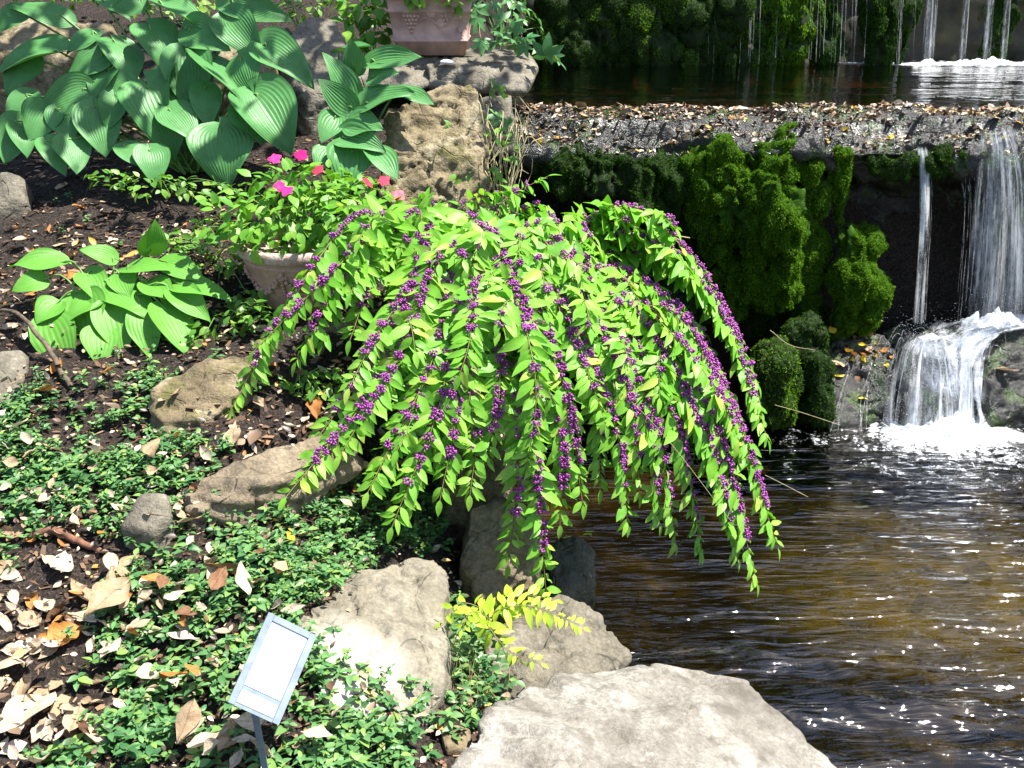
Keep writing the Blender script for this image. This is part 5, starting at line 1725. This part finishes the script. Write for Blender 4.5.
# trailing stems on the dark gap and over the boulder
vb = at(470, 640, 2.2)
vine = thing("trailing_vine", "thin trailing vine with small leaves hanging in the dark gap between boulders", "vine", np.array([vb[0], vb[1], hz(vb[0], vb[1])]))
pos, axs, nrms, ts = [], [], [], []
for i in range(16):
    xa = rg.uniform(445, 505)
    pts = [at(xa, rg.uniform(600, 640), 2.36), at(xa + rg.normal(0, 16), rg.uniform(640, 700), 2.2 + rg.normal(0, 0.05)), at(xa + rg.normal(0, 26), rg.uniform(680, 750), 2.1)]
    Pp = spline(pts, 14)
    ts.append(tube(Pp, 0.0008, 3))
    for j in range(1, 14, 2):
        for sg in (1, -1):
            pos.append(Pp[j])
            axs.append(np.array([sg, rg.normal(0, 0.4), rg.normal(-0.3, 0.4)]))
            nrms.append(ZUP * 0.6 - FWD * 0.6 + rg.normal(0, 0.4, 3))
pos, axs, nrms = map(np.array, (pos, axs, nrms))
V, F = inst(CT[0][0], CT[0][1], frames(axs, nrms) * rg.uniform(0.014, 0.028, (len(pos), 1, 1)), pos)
part("leaves", V, F, M['cover'], vine)
V, F = cat(ts)
part("stems", V, F, M['twig'], vine)

# ------------------------------------------------------------------ mulch bits
n = 13000
x = rg.uniform(-2.2, 0.1, n)
y = rg.uniform(1.35, 4.9, n)
z = height(x, y) + 0.004
px, py = to_px(np.stack([x, y, z], 1))
P = np.stack([x, y, z], 1)
ax = np.stack([rg.normal(0, 1, n), rg.normal(0, 1, n), rg.normal(0, 0.18, n)], 1)
T = np.array([(-0.06, -0.5, 0.02), (0.06, -0.5, 0.0), (0.08, 0.1, 0.06), (-0.08, 0.1, 0.05), (0.04, 0.5, 0.02), (-0.04, 0.5, 0.03)])
Ft = np.array([(0, 1, 2, 3), (3, 2, 4, 5)])
Ms = frames(ax, ZUP + rg.normal(0, 0.3, (n, 3)))
Ms = Ms * (rg.gamma(2.0, 0.0065, (n, 1, 1)) + 0.006)
Ms[:, :, 0] *= rg.uniform(0.5, 3.5, (n, 1))
V, F = inst(T, Ft, Ms, P)
solo("mulch_bits", V, F, M['litter'], "scattered bark chips, needles and leaf crumbs on the soil", None, None, 'stuff', base=np.array([-1.0, 2.8, 0.8]))


n = 3800
x = rg.uniform(-1.9, 0.2, n)
y = rg.uniform(1.35, 3.9, n)
z = height(x, y) + rg.uniform(0.006, 0.05, n)
fr = frames(np.stack([rg.normal(0, 1, n), rg.normal(0, 1, n), rg.normal(0, 0.3, n)], 1), ZUP + rg.normal(0, 0.4, (n, 3))) * (rg.gamma(2.2, 0.006, (n, 1, 1)) + 0.007)
T_, F_ = leaf_tpl(0.6, 0.5, -0.25, 4)
V, F = inst(T_, F_, fr, np.stack([x, y, z], 1))
solo("leaf_crumbs", V, F, M['litter2'], "pale broken leaf fragments sprinkled over the bank", None, None, 'stuff', base=np.array([-0.9, 2.6, 0.7]))

# ------------------------------------------------------------------ fallen leaves
def dry_leaf(seed, lobed=False):
    r = np.random.default_rng(seed)
    nt, ns = 10, 7
    t = np.linspace(0, 1, nt)[:, None]
    s = np.linspace(-1, 1, ns)[None, :]
    wd = r.uniform(0.36, 0.62)
    prof = np.maximum(np.sin(np.pi * t ** r.uniform(0.65, 1.05)) ** r.uniform(0.9, 1.25), 0.03) * wd * 0.5
    if lobed:
        prof = prof * (1 + 0.16 * np.sin(t * 17 + r.uniform(0, 2)))
    curl = r.uniform(0.4, 1.9)
    a = s * curl * r.uniform(0.6, 1.0)
    x = prof * np.sin(a) / max(curl * 0.6, 0.5)
    z = prof * (1 - np.cos(a)) * 0.9
    z = z + r.uniform(-0.05, 0.22) * (t - 0.5) ** 2 * 2 + 0.04 * np.sin(t * 8 + s * 3 + r.uniform(0, 6))
    V = np.stack([x + 0 * t, t - 0.5 + 0 * s, z + 0 * x], -1).reshape(-1, 3)
    V = V + 0.025 * np.stack([vnoise(V * 5, seed), vnoise(V * 5, seed + 1), vnoise(V * 5, seed + 2)], 1)
    V[:, 2] -= 0.5 * V[:, 2].min() + 0.5 * np.median(V[:, 2])
    V[:, 2] += 0.10 * np.abs(V[:, 0])
    return build_mesh("fallen_leaf", V, grid_faces(nt, ns), None)


DL = {}
for k_, nm in enumerate(('tan', 'pale', 'orange', 'brown', 'yellow')):
    DL[nm] = []
    for v_i in range(7):
        me = dry_leaf(300 + k_ * 10 + v_i, v_i % 3 == 1)
        me.materials.append(M['dry_' + nm])
        DL[nm].append(me)
proto = {}


def drop_leaf(p, size, kind_, label, group, tilt=0.42, r=rg):
    me = DL[kind_][r.integers(7)]
    if me.name not in proto:
        o = bpy.data.objects.new("fallen_leaf", me)
        proto[me.name] = o
    else:
        o = proto[me.name].copy()
    COL.objects.link(o)
    o.location = [float(c) for c in p]
    o.rotation_euler = (r.normal(0, tilt), r.normal(0, tilt), r.uniform(0, 6.28))
    if r.random() < 0.25:
        o.rotation_euler[0] += math.pi
    o.scale = (size, size, size)
    for key in ("group", "kind"):
        if key in o:
            del o[key]
    tag(o, label, "dead leaf", group)
    return o


GL = "dry leaves fallen on the bank"
special = [(293, 558, 0.075, 'yellow', "bright yellow fallen leaf on the ground cover above the pale boulder"), (283, 586, 0.085, 'tan', "round tan fallen leaf between the yellow leaf and the pale boulder"), (283, 566, 0.06, 'tan', "small tan leaf just beside the bright yellow one"),
           (48, 402, 0.10, 'orange', "orange curled leaf below the long grey stick"), (22, 445, 0.085, 'pale', "pale strip of dead leaf at the left edge of the ground cover"), (40, 508, 0.15, 'pale', "large pale curled leaf above the reddish stick"),
           (28, 730, 0.21, 'pale', "largest bleached leaf on the mulch in the lower left corner"), (195, 756, 0.11, 'pale', "bright white leaf among the ground cover left of the sign's stake"), (235, 446, 0.14, 'tan', "big crumpled tan leaf lying above the long slab"),
           (468, 583, 0.05, 'orange', "orange leaf caught in the shade between boulder and upright stone"), (196, 335, 0.08, 'yellow', "yellowish leaf beside the small hosta's right side"), (315, 420, 0.12, 'orange', "orange brown leaf on the litter under the bush"),
           (260, 415, 0.09, 'tan', "tan leaf leaning on the litter beneath the bush's left shoots"), (345, 575, 0.06, 'tan', "tan leaf lying on the top of the painted-sunlit boulder's back edge"), (66, 570, 0.13, 'pale', "pale leaf just below the reddish stick"),
           (95, 745, 0.16, 'pale', "broad pale leaf beside the largest bleached one"), (160, 605, 0.10, 'orange', "upright orange leaf in the middle of the ground cover")]
for px_, py_, sz, kd, lab in special:
    drop_leaf(G(px_, py_, 0.06 if 'ground cover' in lab or 'yellow' in lab else 0.03), sz * 0.72, kd, lab, None, 0.25)
cnt = 0
tries = 0
kinds = ['tan', 'pale', 'orange', 'brown', 'tan', 'pale', 'pale', 'tan', 'pale', 'pale']
while cnt < 285 and tries < 6000:
    tries += 1
    px_, py_ = rg.uniform(-10, 440), rg.uniform(210, 790)
    wgt = 0.3
    if 520 < py_ < 770 and px_ < 230 - 0.3 * (py_ - 560):
        wgt = 1.0
    elif 390 < py_ < 480 and 230 < px_ < 360:
        wgt = 1.0
    elif py_ < 300:
        wgt = 0.35 if px_ < 90 else 0.12
    elif px_ < 60:
        wgt = 0.6
    elif px_ > 300:
        wgt = 0.1
    if rg.random() > wgt:
        continue
    p = G(px_, py_, 0.012)
    if p[1] > 4.3 or p[0] > 0:
        continue
    one = np.array([[px_]]), np.array([[py_]])
    cov = any(inside(np.array([px_]), np.array([py_]), poly)[0] and dv > 0.4 for poly, dv in POLY)
    kd = kinds[rg.integers(10)]
    if py_ < 300 and kd == 'pale':
        kd = 'orange'
    if cov:
        p[2] += rg.uniform(0.03, 0.075)
    word = {'tan': 'tan', 'pale': 'bleached', 'orange': 'orange', 'brown': 'dark brown'}[kd]
    lab = f"curled {word} dead leaf lying on " + ("the green ground cover" if cov else "the bare mulch")
    drop_leaf(p, (0.020 + rg.gamma(2.2, 0.0125)) * (1.1 if py_ > 560 else 0.95), kd, lab, f"{word} leaves fallen on " + ("the ground cover" if cov else "the mulch"))
    cnt += 1
# leaves on the weir and the rocks at its foot
from mathutils.bvhtree import BVHTree
bvh = BVHTree.FromPolygons([tuple(q) for q in wV], [tuple(int(i) for i in f) for f in wF])
for i in range(64):
    xx, yy_ = rg.uniform(0.05, 3.0), rg.uniform(5.08, 5.44)
    hit = bvh.ray_cast(Vector((xx, yy_, 2.2)), Vector((0, 0, -1)))
    if hit[0] is None:
        continue
    kd = ['tan', 'pale', 'orange', 'brown', 'pale', 'tan', 'yellow'][rg.integers(7)] if i > 4 else 'yellow'
    word = {'tan': 'tan', 'pale': 'bleached', 'orange': 'orange', 'brown': 'dark brown', 'yellow': 'yellow'}[kd]
    drop_leaf(np.array(hit[0]) + ZUP * 0.004, rg.uniform(0.03, 0.07), kd, f"small {word} dead leaf lying on top of the mossy weir", f"{word} leaves on the weir")
pos = []
for i in range(6800):
    xx, yy_ = rg.uniform(-0.1, 4.6), rg.uniform(5.05, 5.48)
    hit = bvh.ray_cast(Vector((xx, yy_, 2.2)), Vector((0, 0, -1)))
    if hit[0] is not None and hit[0].z > 1.22:
        pos.append(np.array(hit[0]) + ZUP * 0.004)
pos = np.array(pos)
n = len(pos)
fr = frames(np.stack([rg.normal(0, 1, n), rg.normal(0, 1, n), rg.normal(0, 0.25, n)], 1), ZUP + rg.normal(0, 0.35, (n, 3))) * (rg.gamma(2.5, 0.0055, (n, 1, 1)) + 0.006)
T_, F_ = leaf_tpl(0.6, 0.4, -0.2, 4)
V, F = inst(T_, F_, fr, pos)
solo("weir_litter", V, F, M['litter2'], "wet leaf litter strewn along the top of the weir", None, None, 'stuff', base=np.array([2.2, 5.3, 1.3]))
for (px_, py_, Y, sz, kd, lab) in ((816, 345, 4.84, 0.13, 'pale', "pale pointed leaf on the mossy rocks left of the cascade"), (832, 330, 4.92, 0.10, 'yellow', "yellow leaf lodged above the leaf-strewn wet rock"), (850, 352, 4.84, 0.09, 'orange', "ochre leaf on the leaf-strewn wet rock"),
                                  (862, 345, 4.88, 0.09, 'yellow', "mustard leaf on top of the leaf-strewn wet rock"), (838, 362, 4.78, 0.09, 'tan', "tan leaf plastered on the leaf-strewn wet rock's left side"), (1008, 370, 4.72, 0.10, 'tan', "tan leaf plastered on the dark rock right of the cascade"), (880, 322, 5.0, 0.07, 'pale', "white leaf where the thin stream lands")):
    drop_leaf(at(px_, py_, Y), sz, kd, lab, None, 0.3)
wr_o = [o_ for o_ in COL.objects if o_.get('label', '').startswith('leaf-strewn wet rock')][0]
wb = wloc(wr_o)
bv2 = BVHTree.FromPolygons([tuple(np.array(v_.co) + wb) for v_ in wr_o.data.vertices], [tuple(p_.vertices) for p_ in wr_o.data.polygons])
for i in range(26):
    d_ = ray(rg.normal(862, 16), rg.normal(352, 16))
    hit = bv2.ray_cast(Vector(EYE), Vector(d_).normalized())
    if hit[0] is None or hit[1].z < 0.1:
        continue
    kd = ['yellow', 'orange', 'yellow', 'tan', 'brown'][rg.integers(5)]
    drop_leaf(np.array(hit[0]) + np.array(hit[1]) * 0.006, rg.uniform(0.035, 0.075), kd, f"small wet {kd} leaf plastered on the leaf-strewn wet rock", f"wet {kd} leaves on the rock left of the cascade", 0.3)
c = at(447, 62, 5.02)
V = ICO2[0] * np.array([0.034, 0.03, 0.012]) + c
solo("white_petal", V, ICO2[1], M['petalwhite'], "single white fallen petal on the slab edge below the planter", "petal")
